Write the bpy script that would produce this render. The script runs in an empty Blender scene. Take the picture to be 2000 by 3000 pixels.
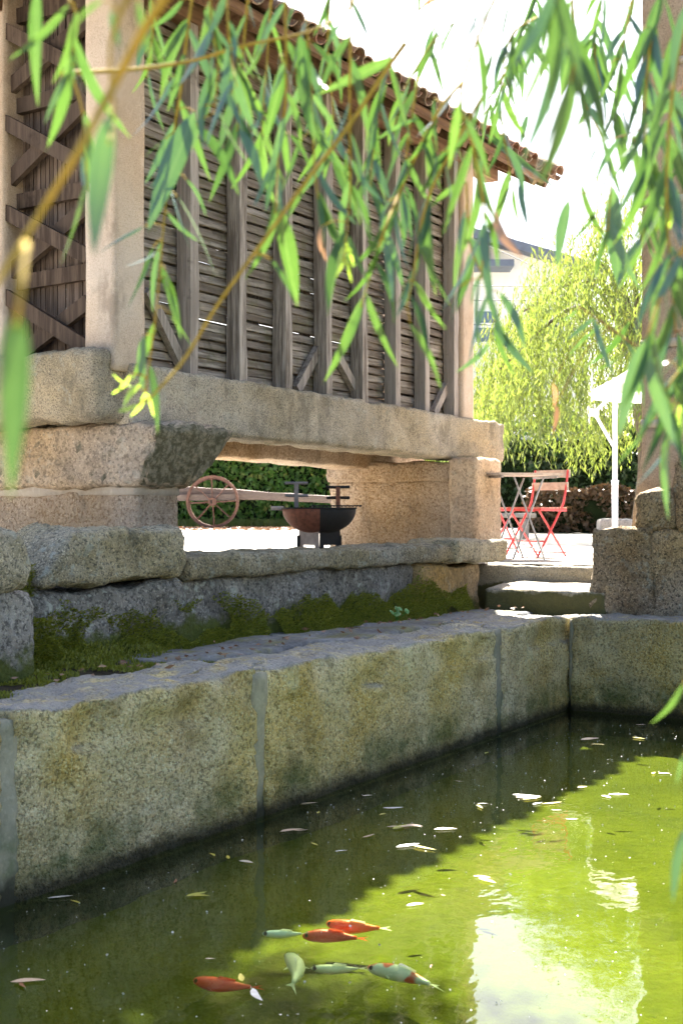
import bpy, math, random
import numpy as np
from mathutils import Vector, Matrix, noise
R = math.radians
random.seed(11); rng = np.random.default_rng(5)
sc = bpy.context.scene
COL = sc.collection
# ------------------------------------------------------------------ camera
CF, SF = 0.855, 0.518                      # the view runs along (CF, SF); X follows the granary's long side
FOC = 3800.0                               # focal length in units of a 3000-high frame
cam = bpy.data.cameras.new('camera'); camo = bpy.data.objects.new('camera', cam); COL.objects.link(camo)
camo.location = (0, 0, 0); camo.rotation_euler = (R(90), 0, math.atan2(-CF, SF))
cam.sensor_fit = 'VERTICAL'; cam.sensor_height = 36; cam.lens = 36 * FOC / 3000
cam.clip_start = 0.05; cam.clip_end = 2000
cam.dof.use_dof = True; cam.dof.focus_distance = 7.6; cam.dof.aperture_fstop = 6.0
sc.camera = camo
# ------------------------------------------------------------------ sky and sun
SUN = Vector((0.74, 0.42, 1.0)).normalized()
w = bpy.data.worlds.new('World'); sc.world = w; w.use_nodes = True
nt = w.node_tree; nt.nodes.clear()
sky = nt.nodes.new('ShaderNodeTexSky'); sky.sky_type = 'NISHITA'; sky.sun_disc = False
sky.sun_elevation = math.asin(SUN.z); sky.sun_rotation = math.atan2(SUN.x, SUN.y)
sky.air_density = 1.0; sky.dust_density = 3.0; sky.ozone_density = 1.0
bg = nt.nodes.new('ShaderNodeBackground'); bg.inputs[1].default_value = 0.052
out = nt.nodes.new('ShaderNodeOutputWorld')
nt.links.new(sky.outputs[0], bg.inputs[0]); nt.links.new(bg.outputs[0], out.inputs[0])
sl = bpy.data.lights.new('sun', 'SUN'); sl.energy = 5.0; sl.angle = R(0.6); sl.color = (1, 0.95, 0.86)
so = bpy.data.objects.new('sun', sl); COL.objects.link(so); so.rotation_euler = SUN.to_track_quat('Z', 'Y').to_euler()
so.location = (12, 6, 18)
vs = sc.view_settings; vs.view_transform = 'Standard'; vs.look = 'None'; vs.gamma = 1; vs.use_curve_mapping = False
vs.exposure = 3.05
cy = sc.cycles; cy.max_bounces = 7; cy.diffuse_bounces = 4; cy.transparent_max_bounces = 12
cy.transmission_bounces = 4; cy.caustics_reflective = False; cy.caustics_refractive = False
cy.sample_clamp_indirect = 6; cy.use_denoising = True; cy.use_adaptive_sampling = True; cy.adaptive_threshold = .03
# ------------------------------------------------------------------ helpers
def at(px, py, d):
    """world point at photo pixel (2000x3000) and depth d"""
    r = (px - 1000) / FOC * d
    return Vector((CF * d + SF * r, SF * d - CF * r, -(py - 1500) / FOC * d))
RIGHT = Vector((SF, -CF, 0)); FWD = Vector((CF, SF, 0)); UP = Vector((0, 0, 1))

def tag(o, label=None, cat=None, group=None, kind=None):
    if label: o['label'] = label
    if cat: o['category'] = cat
    if group: o['group'] = group
    if kind: o['kind'] = kind
    return o
def thing(name, loc, label, cat, group=None):
    o = bpy.data.objects.new(name, None); COL.objects.link(o); o.location = loc; o.empty_display_size = 0.1
    return tag(o, label, cat, group)
def root_loc(p):
    v = Vector((0, 0, 0))
    while p is not None:
        v += p.location; p = p.parent
    return v
def mesh_obj(name, verts, faces, mat, parent=None, smooth=False, origin=None):
    """verts in world coordinates; the object's origin goes to `origin` (world)"""
    V = np.asarray(verts, dtype=float)
    o0 = Vector(origin) if origin is not None else (root_loc(parent) if parent else Vector((0, 0, 0)))
    me = bpy.data.meshes.new(name)
    me.from_pydata((V - np.array(o0)).tolist(), [], faces if isinstance(faces, list) else faces.tolist())
    if smooth: me.polygons.foreach_set('use_smooth', [True] * len(me.polygons))
    me.materials.append(mat); me.update()
    o = bpy.data.objects.new(name, me); COL.objects.link(o)
    if parent: o.parent = parent; o.location = o0 - root_loc(parent)
    else: o.location = o0
    return o
def inst(name, me, M, parent):
    """object sharing mesh `me` at world matrix M (parents are only translated)"""
    o = bpy.data.objects.new(name, me); COL.objects.link(o); o.parent = parent
    o.matrix_local = Matrix.Translation(-root_loc(parent)) @ M
    return o
def raw_mesh(name, verts, faces, mat, smooth=False):
    me = bpy.data.meshes.new(name); me.from_pydata([tuple(v) for v in verts], [], faces)
    if smooth: me.polygons.foreach_set('use_smooth', [True] * len(me.polygons))
    me.materials.append(mat); me.update(); return me

def fbm(p, f, o=3):
    s, a = 0.0, 1.0
    for k in range(o):
        s += a * noise.noise(p * f); f *= 2.1; a *= 0.5
    return s
def rough_box(lo, hi, res=0.04, r=0.03, amp=0.012, freq=4.0, seed=0, fine=0.0, warp=None, big=0.0):
    lo = np.array(lo, float); hi = np.array(hi, float); sz = hi - lo
    n = np.maximum(2, np.ceil(sz / res).astype(int))
    idx, V, F = {}, [], []
    r = min(r, 0.45 * sz.min())
    off = Vector((seed * 7.31, seed * 3.77, seed * 1.93))
    def vert(i, j, k):
        key = (i, j, k)
        if key in idx: return idx[key]
        p = lo + sz * np.array([i, j, k]) / n
        q = np.clip(p, lo + r, hi - r); dv = p - q; L = np.linalg.norm(dv)
        nv = dv / L if L > 1e-9 else np.array([0, 0, 1.0])
        p2 = q + nv * r
        P = Vector(p2) + off
        h = amp * fbm(P, freq, 3)
        if big: h += big * noise.noise(P * 1.3)
        if fine: h += fine * fbm(P, 28.0, 2)
        p2 = p2 + nv * h
        if warp: p2 = np.array(warp(p2))
        idx[key] = len(V); V.append(p2); return idx[key]
    for ax in range(3):
        b, c = (ax + 1) % 3, (ax + 2) % 3
        for side in (0, n[ax]):
            for i in range(n[b]):
                for j in range(n[c]):
                    ids = []
                    for (u, v) in ((i, j), (i + 1, j), (i + 1, j + 1), (i, j + 1)):
                        t = [0, 0, 0]; t[ax] = side; t[b] = u; t[c] = v
                        ids.append(vert(*t))
                    F.append(ids if side else ids[::-1])
    return V, F
def stone(name, lo, hi, mat, parent, **k):
    V, F = rough_box(lo, hi, **k)
    return mesh_obj(name, V, F, mat, parent, smooth=True)
def bar(p, q, wd, th, side=None):
    """box along p->q, width along `side`, thickness across"""
    p, q = Vector(p), Vector(q); d = (q - p).normalized()
    s = Vector(side) if side is not None else (d.cross(UP) if abs(d.z) < 0.95 else RIGHT)
    s = (s - d * s.dot(d)).normalized(); t = d.cross(s)
    V = [e + s * (a * wd / 2) + t * (b * th / 2) for e in (p, q) for a, b in ((-1, -1), (1, -1), (1, 1), (-1, 1))]
    F = [[3, 2, 1, 0], [4, 5, 6, 7]] + [[i, (i + 1) % 4, 4 + (i + 1) % 4, 4 + i] for i in range(4)]
    return V, F
def tube(pts, rad, n=6, caps=True):
    pts = [Vector(p) for p in pts]; m = len(pts)
    rad = [rad] * m if not hasattr(rad, '__len__') else rad
    V, F = [], []
    a = None
    for i, p in enumerate(pts):
        t = (pts[min(i + 1, m - 1)] - pts[max(i - 1, 0)]).normalized()
        if a is None: a = t.orthogonal().normalized()
        else: a = (a - t * a.dot(t)).normalized()
        b = t.cross(a)
        for k in range(n):
            an = 2 * math.pi * k / n
            V.append(p + (a * math.cos(an) + b * math.sin(an)) * rad[i])
    for i in range(m - 1):
        for k in range(n):
            F.append([i * n + k, i * n + (k + 1) % n, (i + 1) * n + (k + 1) % n, (i + 1) * n + k])
    if caps: F += [list(range(n))[::-1], [(m - 1) * n + k for k in range(n)]]
    return V, F
def join(*parts):
    V, F = [], []
    for v, f in parts:
        o = len(V); V += [tuple(x) for x in v]; F += [[i + o for i in ff] for ff in f]
    return V, F
def smoothline(pts, n=8):
    """Catmull-Rom"""
    P = [Vector(p) for p in pts]; P = [P[0] * 2 - P[1]] + P + [P[-1] * 2 - P[-2]]
    o = []
    for i in range(1, len(P) - 2):
        for k in range(n):
            t = k / n
            o.append(0.5 * ((2 * P[i]) + (P[i + 1] - P[i - 1]) * t + (2 * P[i - 1] - 5 * P[i] + 4 * P[i + 1] - P[i + 2]) * t * t
                     + (-P[i - 1] + 3 * P[i] - 3 * P[i + 1] + P[i + 2]) * t ** 3))
    return o + [P[-2]]
# ------------------------------------------------------------------ materials
class NB:
    def __init__(s, name):
        s.m = bpy.data.materials.new(name); s.m.use_nodes = True; s.t = s.m.node_tree; s.t.nodes.clear()
        s.out = s.n('ShaderNodeOutputMaterial')
    def n(s, ty, **k):
        x = s.t.nodes.new(ty)
        for a, b in k.items(): setattr(x, a, b)
        return x
    def l(s, a, b): s.t.links.new(a, b)
    def put(s, sock, v):
        if hasattr(v, 'links'): s.l(v, sock)
        elif v is not None:
            if hasattr(v, '__len__') and len(v) == 3 and sock.type == 'RGBA': v = (*v, 1)
            sock.default_value = v
    def noise(s, scale, detail=4, rough=0.6, vec=None, out=0):
        x = s.n('ShaderNodeTexNoise'); x.inputs['Scale'].default_value = scale; x.inputs['Detail'].default_value = detail
        x.inputs['Roughness'].default_value = rough
        if vec is not None: s.l(vec, x.inputs['Vector'])
        return x.outputs[out]
    def voro(s, scale, vec=None, feature='F1'):
        x = s.n('ShaderNodeTexVoronoi', feature=feature); x.inputs['Scale'].default_value = scale
        if vec is not None: s.l(vec, x.inputs['Vector'])
        return x.outputs[0]
    def ramp(s, f, a, b):
        x = s.n('ShaderNodeMapRange', interpolation_type='SMOOTHSTEP'); s.put(x.inputs[0], f)
        x.inputs[1].default_value = a; x.inputs[2].default_value = b; return x.outputs[0]
    def math(s, op, a, b=None, clamp=False):
        x = s.n('ShaderNodeMath', operation=op, use_clamp=clamp); s.put(x.inputs[0], a)
        if b is not None: s.put(x.inputs[1], b)
        return x.outputs[0]
    def mix(s, f, a, b, mode='MIX'):
        x = s.n('ShaderNodeMix', data_type='RGBA', blend_type=mode)
        s.put(x.inputs[0], f); s.put(x.inputs[6], a); s.put(x.inputs[7], b); return x.outputs[2]
    def pos(s): return s.n('ShaderNodeNewGeometry').outputs['Position']
    def xyz(s, v):
        x = s.n('ShaderNodeSeparateXYZ'); s.l(v, x.inputs[0]); return x.outputs
    def scale(s, v, sc3):
        x = s.n('ShaderNodeMapping'); s.l(v, x.inputs[0]); x.inputs['Scale'].default_value = sc3; return x.outputs[0]
    def bump(s, h, dist, strength=1.0, prev=None):
        x = s.n('ShaderNodeBump'); s.put(x.inputs['Height'], h); x.inputs['Distance'].default_value = dist
        x.inputs['Strength'].default_value = strength
        if prev is not None: s.l(prev, x.inputs['Normal'])
        return x.outputs[0]
    def bsdf(s, col, rough=0.8, nrm=None, metal=0.0, spec=0.3):
        x = s.n('ShaderNodeBsdfPrincipled'); s.put(x.inputs['Base Color'], col); s.put(x.inputs['Roughness'], rough)
        x.inputs['Metallic'].default_value = metal; x.inputs['Specular IOR Level'].default_value = spec
        if nrm is not None: s.l(nrm, x.inputs['Normal'])
        return x.outputs[0]
    def done(s, sh): s.l(sh, s.out.inputs[0]); return s.m

def stone_mat(name, a, b, dark=(.09, .08, .065), spk=.5, bumpd=.012, grain=70, stain=.35,
              moss=None, lich=0.0, top=None, wet=None, face=None, mosscol=((.025, .035, .006), (.12, .14, .02))):
    B = NB(name); P = B.pos()
    c = B.mix(B.ramp(B.noise(2.3, 3, .62, P), .33, .68), a, b)
    n2 = B.noise(grain, 3, .65, P)
    c = B.mix(B.math('MULTIPLY', B.ramp(n2, .52, .38), spk), c, dark)
    c = B.mix(B.math('MULTIPLY', B.ramp(B.noise(grain * 1.7, 2, .5, P), .54, .66), spk * .8), c, tuple(min(.8, x * 1.6) for x in b))
    oi = B.n('ShaderNodeObjectInfo').outputs['Random']
    hv = B.n('ShaderNodeHueSaturation'); B.put(hv.inputs['Color'], c); B.put(hv.inputs['Value'], B.math('ADD', .82, B.math('MULTIPLY', oi, .36)))
    B.put(hv.inputs['Saturation'], B.math('ADD', .8, B.math('MULTIPLY', B.ramp(B.noise(1.1, 2, .5, P), .3, .7), .45))); c = hv.outputs[0]
    bl = B.noise(3.1, 4, .75, B.scale(P, (1, 1, .55)))
    c = B.mix(B.math('MULTIPLY', B.ramp(bl, .52, .7), .55), c, tuple(x * .42 for x in a))
    c = B.mix(B.math('MULTIPLY', B.ramp(bl, .42, .27), .45), c, tuple(min(.7, x * 1.35) for x in b))
    st = B.noise(5.5, 4, .7, P)
    c = B.mix(B.math('MULTIPLY', B.ramp(st, .5, .74), stain), c, dark)
    if lich:
        lm = B.math('MULTIPLY', B.ramp(B.noise(14, 3, .7, P), .54, .66), B.ramp(B.noise(2.1, 3, .6, P), .35, .62))
        c = B.mix(B.math('MULTIPLY', lm, lich), c, (.42, .44, .38))
    z = B.xyz(P)[2]
    if top:                                # weathered grey crust on upward faces
        nz = B.xyz(B.n('ShaderNodeNewGeometry').outputs['Normal'])[2]
        tm = B.math('MULTIPLY', B.ramp(nz, .35, .8), B.ramp(B.noise(6, 5, .7, P), .3, .55))
        c = B.mix(B.math('MULTIPLY', tm, .85), c, top)
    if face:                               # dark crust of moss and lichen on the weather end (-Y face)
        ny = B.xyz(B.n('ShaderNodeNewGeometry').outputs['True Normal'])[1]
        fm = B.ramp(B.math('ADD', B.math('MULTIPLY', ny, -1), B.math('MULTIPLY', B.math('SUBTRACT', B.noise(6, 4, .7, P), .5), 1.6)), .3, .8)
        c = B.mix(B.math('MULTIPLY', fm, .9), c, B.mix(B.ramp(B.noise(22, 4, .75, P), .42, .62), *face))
    if moss:
        for (zc, wd, sg, s) in moss:       # moss or algae gathered about a height, sg=+1 below it, -1 above
            h = B.math('MULTIPLY', B.math('SUBTRACT', zc, z), sg / wd)
            mm = B.ramp(B.math('ADD', h, B.math('MULTIPLY', B.math('SUBTRACT', B.noise(4.2, 4, .72, P), .5), 4.2)), -.1, .75)
            mc = B.mix(B.noise(34, 4, .7, P), *mosscol)
            c = B.mix(B.math('MULTIPLY', mm, s), c, mc)
    rough = .88
    if wet:                                # tide mark just above the water
        h = B.math('ADD', B.math('SUBTRACT', wet, z), B.math('MULTIPLY', B.math('SUBTRACT', B.noise(9, 4, .7, P), .5), .12))
        wm = B.ramp(h, -.05, .06)
        c = B.mix(B.math('MULTIPLY', wm, .93), c, (.012, .014, .008))
        gm = B.ramp(h, -.24, -.02)
        c = B.mix(B.math('MULTIPLY', B.math('SUBTRACT', gm, wm, True), B.math('MULTIPLY', B.ramp(B.noise(3, 5, .7, P), .36, .62), .8)), c, (.05, .09, .02))
    bp = B.bump(B.noise(grain * .45, 4, .7, P), bumpd, 1.0)
    bp = B.bump(n2, bumpd * .5, 1.0, bp)
    return B.done(B.bsdf(c, rough, bp, spec=.2))

def wood_mat(name, a, b, c3, vert=True, moss=0.0):
    B = NB(name); P = B.pos()
    oi = B.n('ShaderNodeObjectInfo').outputs['Random']
    v = B.scale(P, (30, 30, 2.2) if vert else (2.2, 30, 30))
    off = B.n('ShaderNodeVectorMath', operation='ADD'); B.l(v, off.inputs[0])
    cmb = B.n('ShaderNodeCombineXYZ')
    for i in range(3): B.l(B.math('MULTIPLY', oi, 37.0 + 11 * i), cmb.inputs[i])
    B.l(cmb.outputs[0], off.inputs[1]); v = off.outputs[0]
    n1 = B.noise(1.0, 5, .65, v)
    col = B.mix(B.ramp(n1, .35, .68), a, b)
    col = B.mix(B.math('MULTIPLY', B.ramp(oi, .0, 1.0), .6), col, c3)
    col = B.mix(B.ramp(B.noise(4, 4, .7, P), .58, .8), col, tuple(x * .45 for x in a))
    if moss: col = B.mix(B.math('MULTIPLY', B.ramp(B.noise(7, 5, .7, P), .5, .68), moss), col, (.13, .13, .06))
    bp = B.bump(n1, .004, .9)
    return B.done(B.bsdf(col, .8, bp, spec=.2))
def plain(name, col, rough=.6, metal=0.0, var=.25, sc_=25, spec=.4, bumpd=.0015):
    B = NB(name); P = B.n('ShaderNodeTexCoord').outputs['Object']
    n1 = B.noise(sc_, 4, .65, P)
    c = B.mix(B.ramp(n1, .35, .7), col, tuple(x * (1 - var) for x in col))
    return B.done(B.bsdf(c, rough, B.bump(n1, bumpd, .6), metal, spec))
def leaf_mat(name, cols, back, trans=.45, island=False, rough=.45, tcol=None, rib=False):
    B = NB(name)
    rnd = B.n('ShaderNodeNewGeometry').outputs['Random Per Island'] if island else B.n('ShaderNodeObjectInfo').outputs['Random']
    cr = B.n('ShaderNodeValToRGB'); cr.color_ramp.interpolation = 'LINEAR'
    el = cr.color_ramp.elements
    while len(el) < len(cols): el.new(.5)
    for i, c in enumerate(cols): el[i].position = i / max(1, len(cols) - 1); el[i].color = (*c, 1)
    B.l(rnd, cr.inputs[0]); c = cr.outputs[0]
    if not island:
        P = B.n('ShaderNodeTexCoord').outputs['Object']
        c = B.mix(B.math('MULTIPLY', B.ramp(B.noise(5, 4, .6, P), .4, .75), .4), c, tuple(x * .55 for x in cols[0]))
        if rib:                                # pale midrib, faint side veins, a few brown blemishes
            xyz = B.xyz(P); ay = B.math('ABSOLUTE', xyz[1])
            c = B.mix(B.math('MULTIPLY', B.ramp(ay, .009, .003), .65), c, (.2, .3, .09))
            c = B.mix(B.math('MULTIPLY', B.ramp(B.noise(22, 3, .6, P), .66, .74), .7), c, (.12, .07, .03))
            c = B.mix(B.math('MULTIPLY', B.ramp(xyz[0], .86, 1.0), B.math('MULTIPLY', rnd, .6)), c, (.16, .13, .03))
    bf = B.n('ShaderNodeNewGeometry').outputs['Backfacing']
    cb = B.mix(B.math('MULTIPLY', bf, .8), c, back)
    s1 = B.bsdf(cb, rough, spec=.5)
    tr = B.n('ShaderNodeBsdfTranslucent'); B.put(tr.inputs[0], B.mix(.5, c, tcol or (.35, .5, .04)))
    mx = B.n('ShaderNodeMixShader'); mx.inputs[0].default_value = trans
    B.l(s1, mx.inputs[1]); B.l(tr.outputs[0], mx.inputs[2])
    return B.done(mx.outputs[0])

M = {}
M['beam'] = stone_mat('granite_beam', (.27, .225, .155), (.38, .32, .23), spk=.75, stain=.5, lich=.25, bumpd=.01, grain=90,
                      moss=[(.5, .14, 1, .45)], mosscol=((.06, .065, .02), (.15, .14, .05)))
M['pier'] = stone_mat('granite_pier', (.42, .31, .205), (.53, .41, .3), dark=(.2, .115, .055), spk=.6, stain=.3, bumpd=.045, grain=45)
M['cap'] = stone_mat('granite_cap', (.36, .26, .17), (.45, .34, .23), dark=(.12, .085, .05), spk=.55, stain=.35, lich=.2, bumpd=.016, grain=40)
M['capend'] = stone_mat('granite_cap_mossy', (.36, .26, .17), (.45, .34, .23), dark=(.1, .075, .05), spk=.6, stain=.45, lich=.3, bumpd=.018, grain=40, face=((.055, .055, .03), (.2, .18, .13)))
M['post'] = stone_mat('granite_post', (.44, .345, .265), (.49, .4, .315), dark=(.22, .16, .1), spk=.35, stain=.12, bumpd=.004, grain=110)
M['pillar'] = stone_mat('granite_pillar', (.4, .28, .185), (.46, .35, .25), dark=(.15, .11, .09), spk=.5, stain=.25, bumpd=.006, grain=80)
M['pond'] = stone_mat('granite_pond', (.56, .43, .19), (.66, .56, .33), dark=(.13, .105, .05), spk=.66, stain=.3, bumpd=.04, grain=55, lich=.2,
                      top=(.3, .3, .31), wet=-1.37)
M['mortar'] = stone_mat('pond_mortar', (.23, .22, .165), (.31, .29, .22), dark=(.1, .11, .08), spk=.2, stain=.4, bumpd=.004, grain=30, wet=-1.34)
M['paste'] = stone_mat('wall_mortar', (.42, .36, .29), (.5, .43, .35), dark=(.25, .2, .15), spk=.15, stain=.2, bumpd=.005, grain=30)
M['wallcap'] = stone_mat('lichen_granite', (.25, .215, .14), (.38, .33, .235), dark=(.07, .07, .06), spk=.8, stain=.75, lich=.65, bumpd=.028, grain=60)
M['wallrock'] = stone_mat('dark_mossy_rock', (.13, .122, .112), (.24, .222, .195), dark=(.04, .038, .035), spk=.75, stain=.4, lich=.75, bumpd=.02,
                          grain=40, moss=[(-.58, .1, 1, .95)])
M['brownrock'] = stone_mat('brown_rock', (.23, .16, .08), (.3, .22, .12), dark=(.06, .05, .03), spk=.6, stain=.5, lich=.2, bumpd=.015, grain=40,
                           moss=[(-.66, .1, 1, .8)])
M['step'] = stone_mat('step_stone', (.3, .26, .19), (.38, .34, .27), spk=.5, stain=.3, bumpd=.01, moss=[(-.6, .04, 1, .92)], mosscol=((.03, .03, .01), (.1, .095, .025)))
M['flag'] = stone_mat('ledge_stone', (.14, .14, .14), (.24, .24, .245), dark=(.08, .08, .09), spk=.4, stain=.4, bumpd=.015, grain=30, lich=.2,
                      moss=[(-.76, .5, -1, .55)], mosscol=((.12, .12, .02), (.25, .22, .03)))
M['siderock'] = stone_mat('right_rock', (.27, .19, .115), (.4, .31, .2), dark=(.05, .04, .028), spk=.8, stain=.75, lich=.35, bumpd=.03, grain=50)
M['stud'] = wood_mat('weathered_stud', (.13, .105, .085), (.42, .37, .325), (.32, .28, .25))
M['slat'] = wood_mat('weathered_slat', (.125, .102, .08), (.39, .345, .295), (.13, .1, .076), vert=False, moss=.5)
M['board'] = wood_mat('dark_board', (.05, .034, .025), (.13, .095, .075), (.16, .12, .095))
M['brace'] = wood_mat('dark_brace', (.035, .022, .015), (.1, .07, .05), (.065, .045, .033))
M['eave'] = wood_mat('eave_timber', (.13, .07, .04), (.24, .14, .08), (.1, .06, .04), vert=False)
B = NB('clay_tile'); P = B.pos(); oi = B.n('ShaderNodeObjectInfo').outputs['Random']
c = B.mix(oi, (.23, .11, .075), (.22, .16, .115)); c = B.mix(B.ramp(B.noise(9, 5, .7, P), .45, .7), c, (.16, .13, .09))
c = B.mix(B.ramp(B.noise(20, 4, .7, P), .56, .7), c, (.42, .38, .26))
M['tile'] = B.done(B.bsdf(c, .85, B.bump(B.noise(50, 3, .6, P), .006), spec=.2))

# ------------------------------------------------------------------ ground
def ground_z(x, y):
    d = CF * x + SF * y
    t = min(1, max(0, (d - 12.5) / 14)); return -.43 + .1 * t * t * (3 - 2 * t)
B = NB('pale_gravel'); P = B.pos()
c = B.mix(B.ramp(B.noise(.35, 5, .6, P), .35, .7), (.40, .37, .33), (.47, .44, .39))
c = B.mix(B.math('MULTIPLY', B.ramp(B.noise(120, 2, .6, P), .5, .7), .5), c, (.25, .22, .19))
M['gravel'] = B.done(B.bsdf(c, .95, B.bump(B.noise(90, 3, .7, P), .01), spec=.1))
def sheet(name, xs, ys, zf, keep, mat):
    V = [(x, y, zf(x, y)) for y in ys for x in xs]; n = len(xs); F = []
    for j in range(len(ys) - 1):
        for i in range(n - 1):
            if keep((xs[i] + xs[i + 1]) / 2, (ys[j] + ys[j + 1]) / 2):
                F.append([j * n + i, j * n + i + 1, (j + 1) * n + i + 1, (j + 1) * n + i])
    o = mesh_obj(name, V, F, mat, smooth=True); o['kind'] = 'structure'; return o
xs = [-700, -60, -20, -6, -2, 1.2, 4, 7] + [10.03 + .8 * i for i in range(32)] + [40, 50, 70, 120, 300, 900]
ys = [-700, -60, -20, -8, -2.4, 0, 2, 3.4, 4.62] + [5.4 + .8 * i for i in range(28)] + [30, 36, 44, 60, 120, 300, 900]
sheet('courtyard_ground', xs, ys, ground_z, lambda x, y: x > 10.03 or y > 4.62, M['gravel'])
M['bank'] = plain('trodden_earth', (.2, .17, .12), .95, var=.4, sc_=3, spec=.1)
sheet('pond_bank', [-700, -60, -10, -2, .9, 3, 6, 9.69], [-700, -60, -10, -2.39, 0, 2.5, 4.61], lambda x, y: -.8,
      lambda x, y: x < .9 or y < -2.39, M['bank'])
# ------------------------------------------------------------------ pond
WZ = -1.45; PX0, PX1, PY0, PY1 = 1.3, 8.95, -2.0, 3.5
B = NB('algae_bed'); P = B.pos()
c = B.mix(B.ramp(B.noise(1.4, 6, .65, P), .3, .7), (.05, .056, .001), (.076, .08, .0015))
c = B.mix(B.math('MULTIPLY', B.ramp(B.noise(9, 5, .7, P), .5, .75), .5), c, (.026, .036, .003))
M['bed'] = B.done(B.bsdf(c, .95, B.bump(B.noise(14, 4, .7, P), .02), spec=.05))
bx = list(np.linspace(PX0 - .1, PX1 + .1, 40)); by = list(np.linspace(PY0 - .1, PY1 + .1, 30))
sheet('pond_bed', bx, by, lambda x, y: WZ - .15 + .03 * noise.noise(Vector((x, y, 0)) * 1.2), lambda x, y: True, M['bed'])
B = NB('pond_water'); P = B.pos()
fr = B.n('ShaderNodeLayerWeight'); fr.inputs[0].default_value = .5
h = B.math('ADD', B.noise(2.6, 3, .5, B.scale(P, (1, 1.6, 1))), B.math('MULTIPLY', B.noise(16, 2, .5, P), .12))
nb = B.bump(h, .003, 1.0)
B.l(nb, fr.inputs[1])
schlick = B.math('ADD', .045, B.math('MULTIPLY', .955, B.math('POWER', fr.outputs['Facing'], 4.5)))   # same from above and below
gl = B.n('ShaderNodeBsdfGlossy'); gl.inputs['Roughness'].default_value = .02; B.l(nb, gl.inputs['Normal'])
tr = B.n('ShaderNodeBsdfTransparent'); tr.inputs[0].default_value = (.84, .95, .66, 1)
mx = B.n('ShaderNodeMixShader'); B.l(schlick, mx.inputs[0]); B.l(tr.outputs[0], mx.inputs[1]); B.l(gl.outputs[0], mx.inputs[2])
M['water'] = B.done(mx.outputs[0])
# surface with a small meniscus climbing the long and the end wall
wx = list(np.linspace(PX0 - .05, PX1 - .035, 90)) + [PX1 - .02, PX1 - .01, PX1 - .003, PX1 + .03]
PM = PY1 - .03
wy = list(np.linspace(PY0 - .05, PM - .05, 24)) + [PM - .04, PM - .03, PM - .022, PM - .015, PM - .009, PM - .004, PM, PM + .04, PY1 + .07]
def mz(x, y):
    e = max(0, .026 - max(0, PX1 - x)); f = max(0, .03 - max(0, PM + .008 * noise.noise(Vector((x * 2.3, 0, 0))) - y)); return WZ + 14 * e * e + 7 * f * f
sheet('water', wx, wy, mz, lambda x, y: True, M['water'])

pw = thing('pond_wall', (6, 3.7, -1.85), 'long pale granite block wall edging the goldfish pond below the mossy ledge', 'wall')
def coping(seed):
    def f(p):
        x, y, z = p
        if z > -.95:
            z += .028 * noise.noise(Vector((x * 1.7, y * 2, seed))) + .005 * noise.noise(Vector((x * 6, y * 5, seed))) - (x - 6) * .006
            if y < 3.62: y += max(0, .09 * noise.noise(Vector((x * 4, z * 5, seed + 3))))
        return (x, y, z)
    return f
js = [1.25, 3.43, 5.05, 7.77, 8.95]
for i in range(4):
    a, b = js[i] + (.03 if i else 0), js[i + 1] - (.03 if i < 3 else -.3)
    stone('stone', (a, 3.5, -1.85), (b, 3.92 + .05 * (i % 2), -.745), M['pond'], pw, res=.03, r=.02, amp=.02, freq=6, seed=i, fine=.011, warp=coping(i))
for x in js[1:4]:
    stone('mortar_joint', (x - .06, 3.508, -1.8), (x + .06, 3.8, -.762), M['mortar'], pw, res=.04, r=.008, amp=.008, seed=int(x * 9), fine=.003)
pe = thing('pond_end_wall', (9.15, 2, -1.85), 'granite end wall of the pond in front of the steps and rough side wall', 'wall')
for i, (a, b) in enumerate(((-2.2, 0.35), (0.39, 2.2), (2.24, 3.47))):
    stone('stone', (8.95, a, -1.85), (9.34, b, -.76), M['pond'], pe, res=.036, r=.022, amp=.018, freq=6, seed=20 + i, fine=.01)
stone('mortar_joint', (8.972, 3.455, -1.8), (9.2, 3.497, -.78), M['mortar'], pe, res=.05, r=.01, amp=.004, seed=33)
pn = thing('near_pond_wall', (1.1, 0, -1.85), 'low granite kerb on the near bank of the pond', 'wall')
for i, (a, b) in enumerate(((-2.3, -.4), (-.37, 1.5), (1.53, 3.45))):
    stone('stone', (.9, a, -1.85), (1.3, b, -1.2), M['pond'], pn, res=.1, r=.03, amp=.012, seed=40 + i)
for i, (a, b) in enumerate(((1.3, 3.7), (3.73, 6.2), (6.23, 8.93))):
    stone('stone', (a, -2.4, -1.85), (b, -2.0, -.78), M['pond'], pn, res=.1, r=.03, amp=.012, seed=44 + i)

# ledge between pond wall and retaining wall
led = thing('ledge', (7, 4.1, -1.0), None, None); led['kind'] = 'structure'
def flagwarp(s):
    return lambda p: (p[0], p[1] + .05 * noise.noise(Vector((p[0] * 2.2, s, 0))), p[2] + .02 * noise.noise(Vector((p[0] * 2, p[1] * 3, s))))
for i, (a, b, y0, zt) in enumerate(((5.0, 6.35, 3.95, -.735), (6.36, 7.6, 3.93, -.75), (7.61, 9.32, 3.94, -.765))):
    stone('flagstone', (a, y0, -1.0), (b, 4.5, zt), M['flag'], led, res=.045, r=.03, amp=.014, freq=5, seed=50 + i, warp=flagwarp(i))
M['soil'] = plain('dark_soil', (.06, .05, .035), .95, var=.5, sc_=18, spec=.1, bumpd=.01)
stone('soil', (3.0, 3.9, -1.0), (5.0, 4.5, -.76), M['soil'], led, res=.06, r=.03, amp=.03, freq=6, seed=58)

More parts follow.
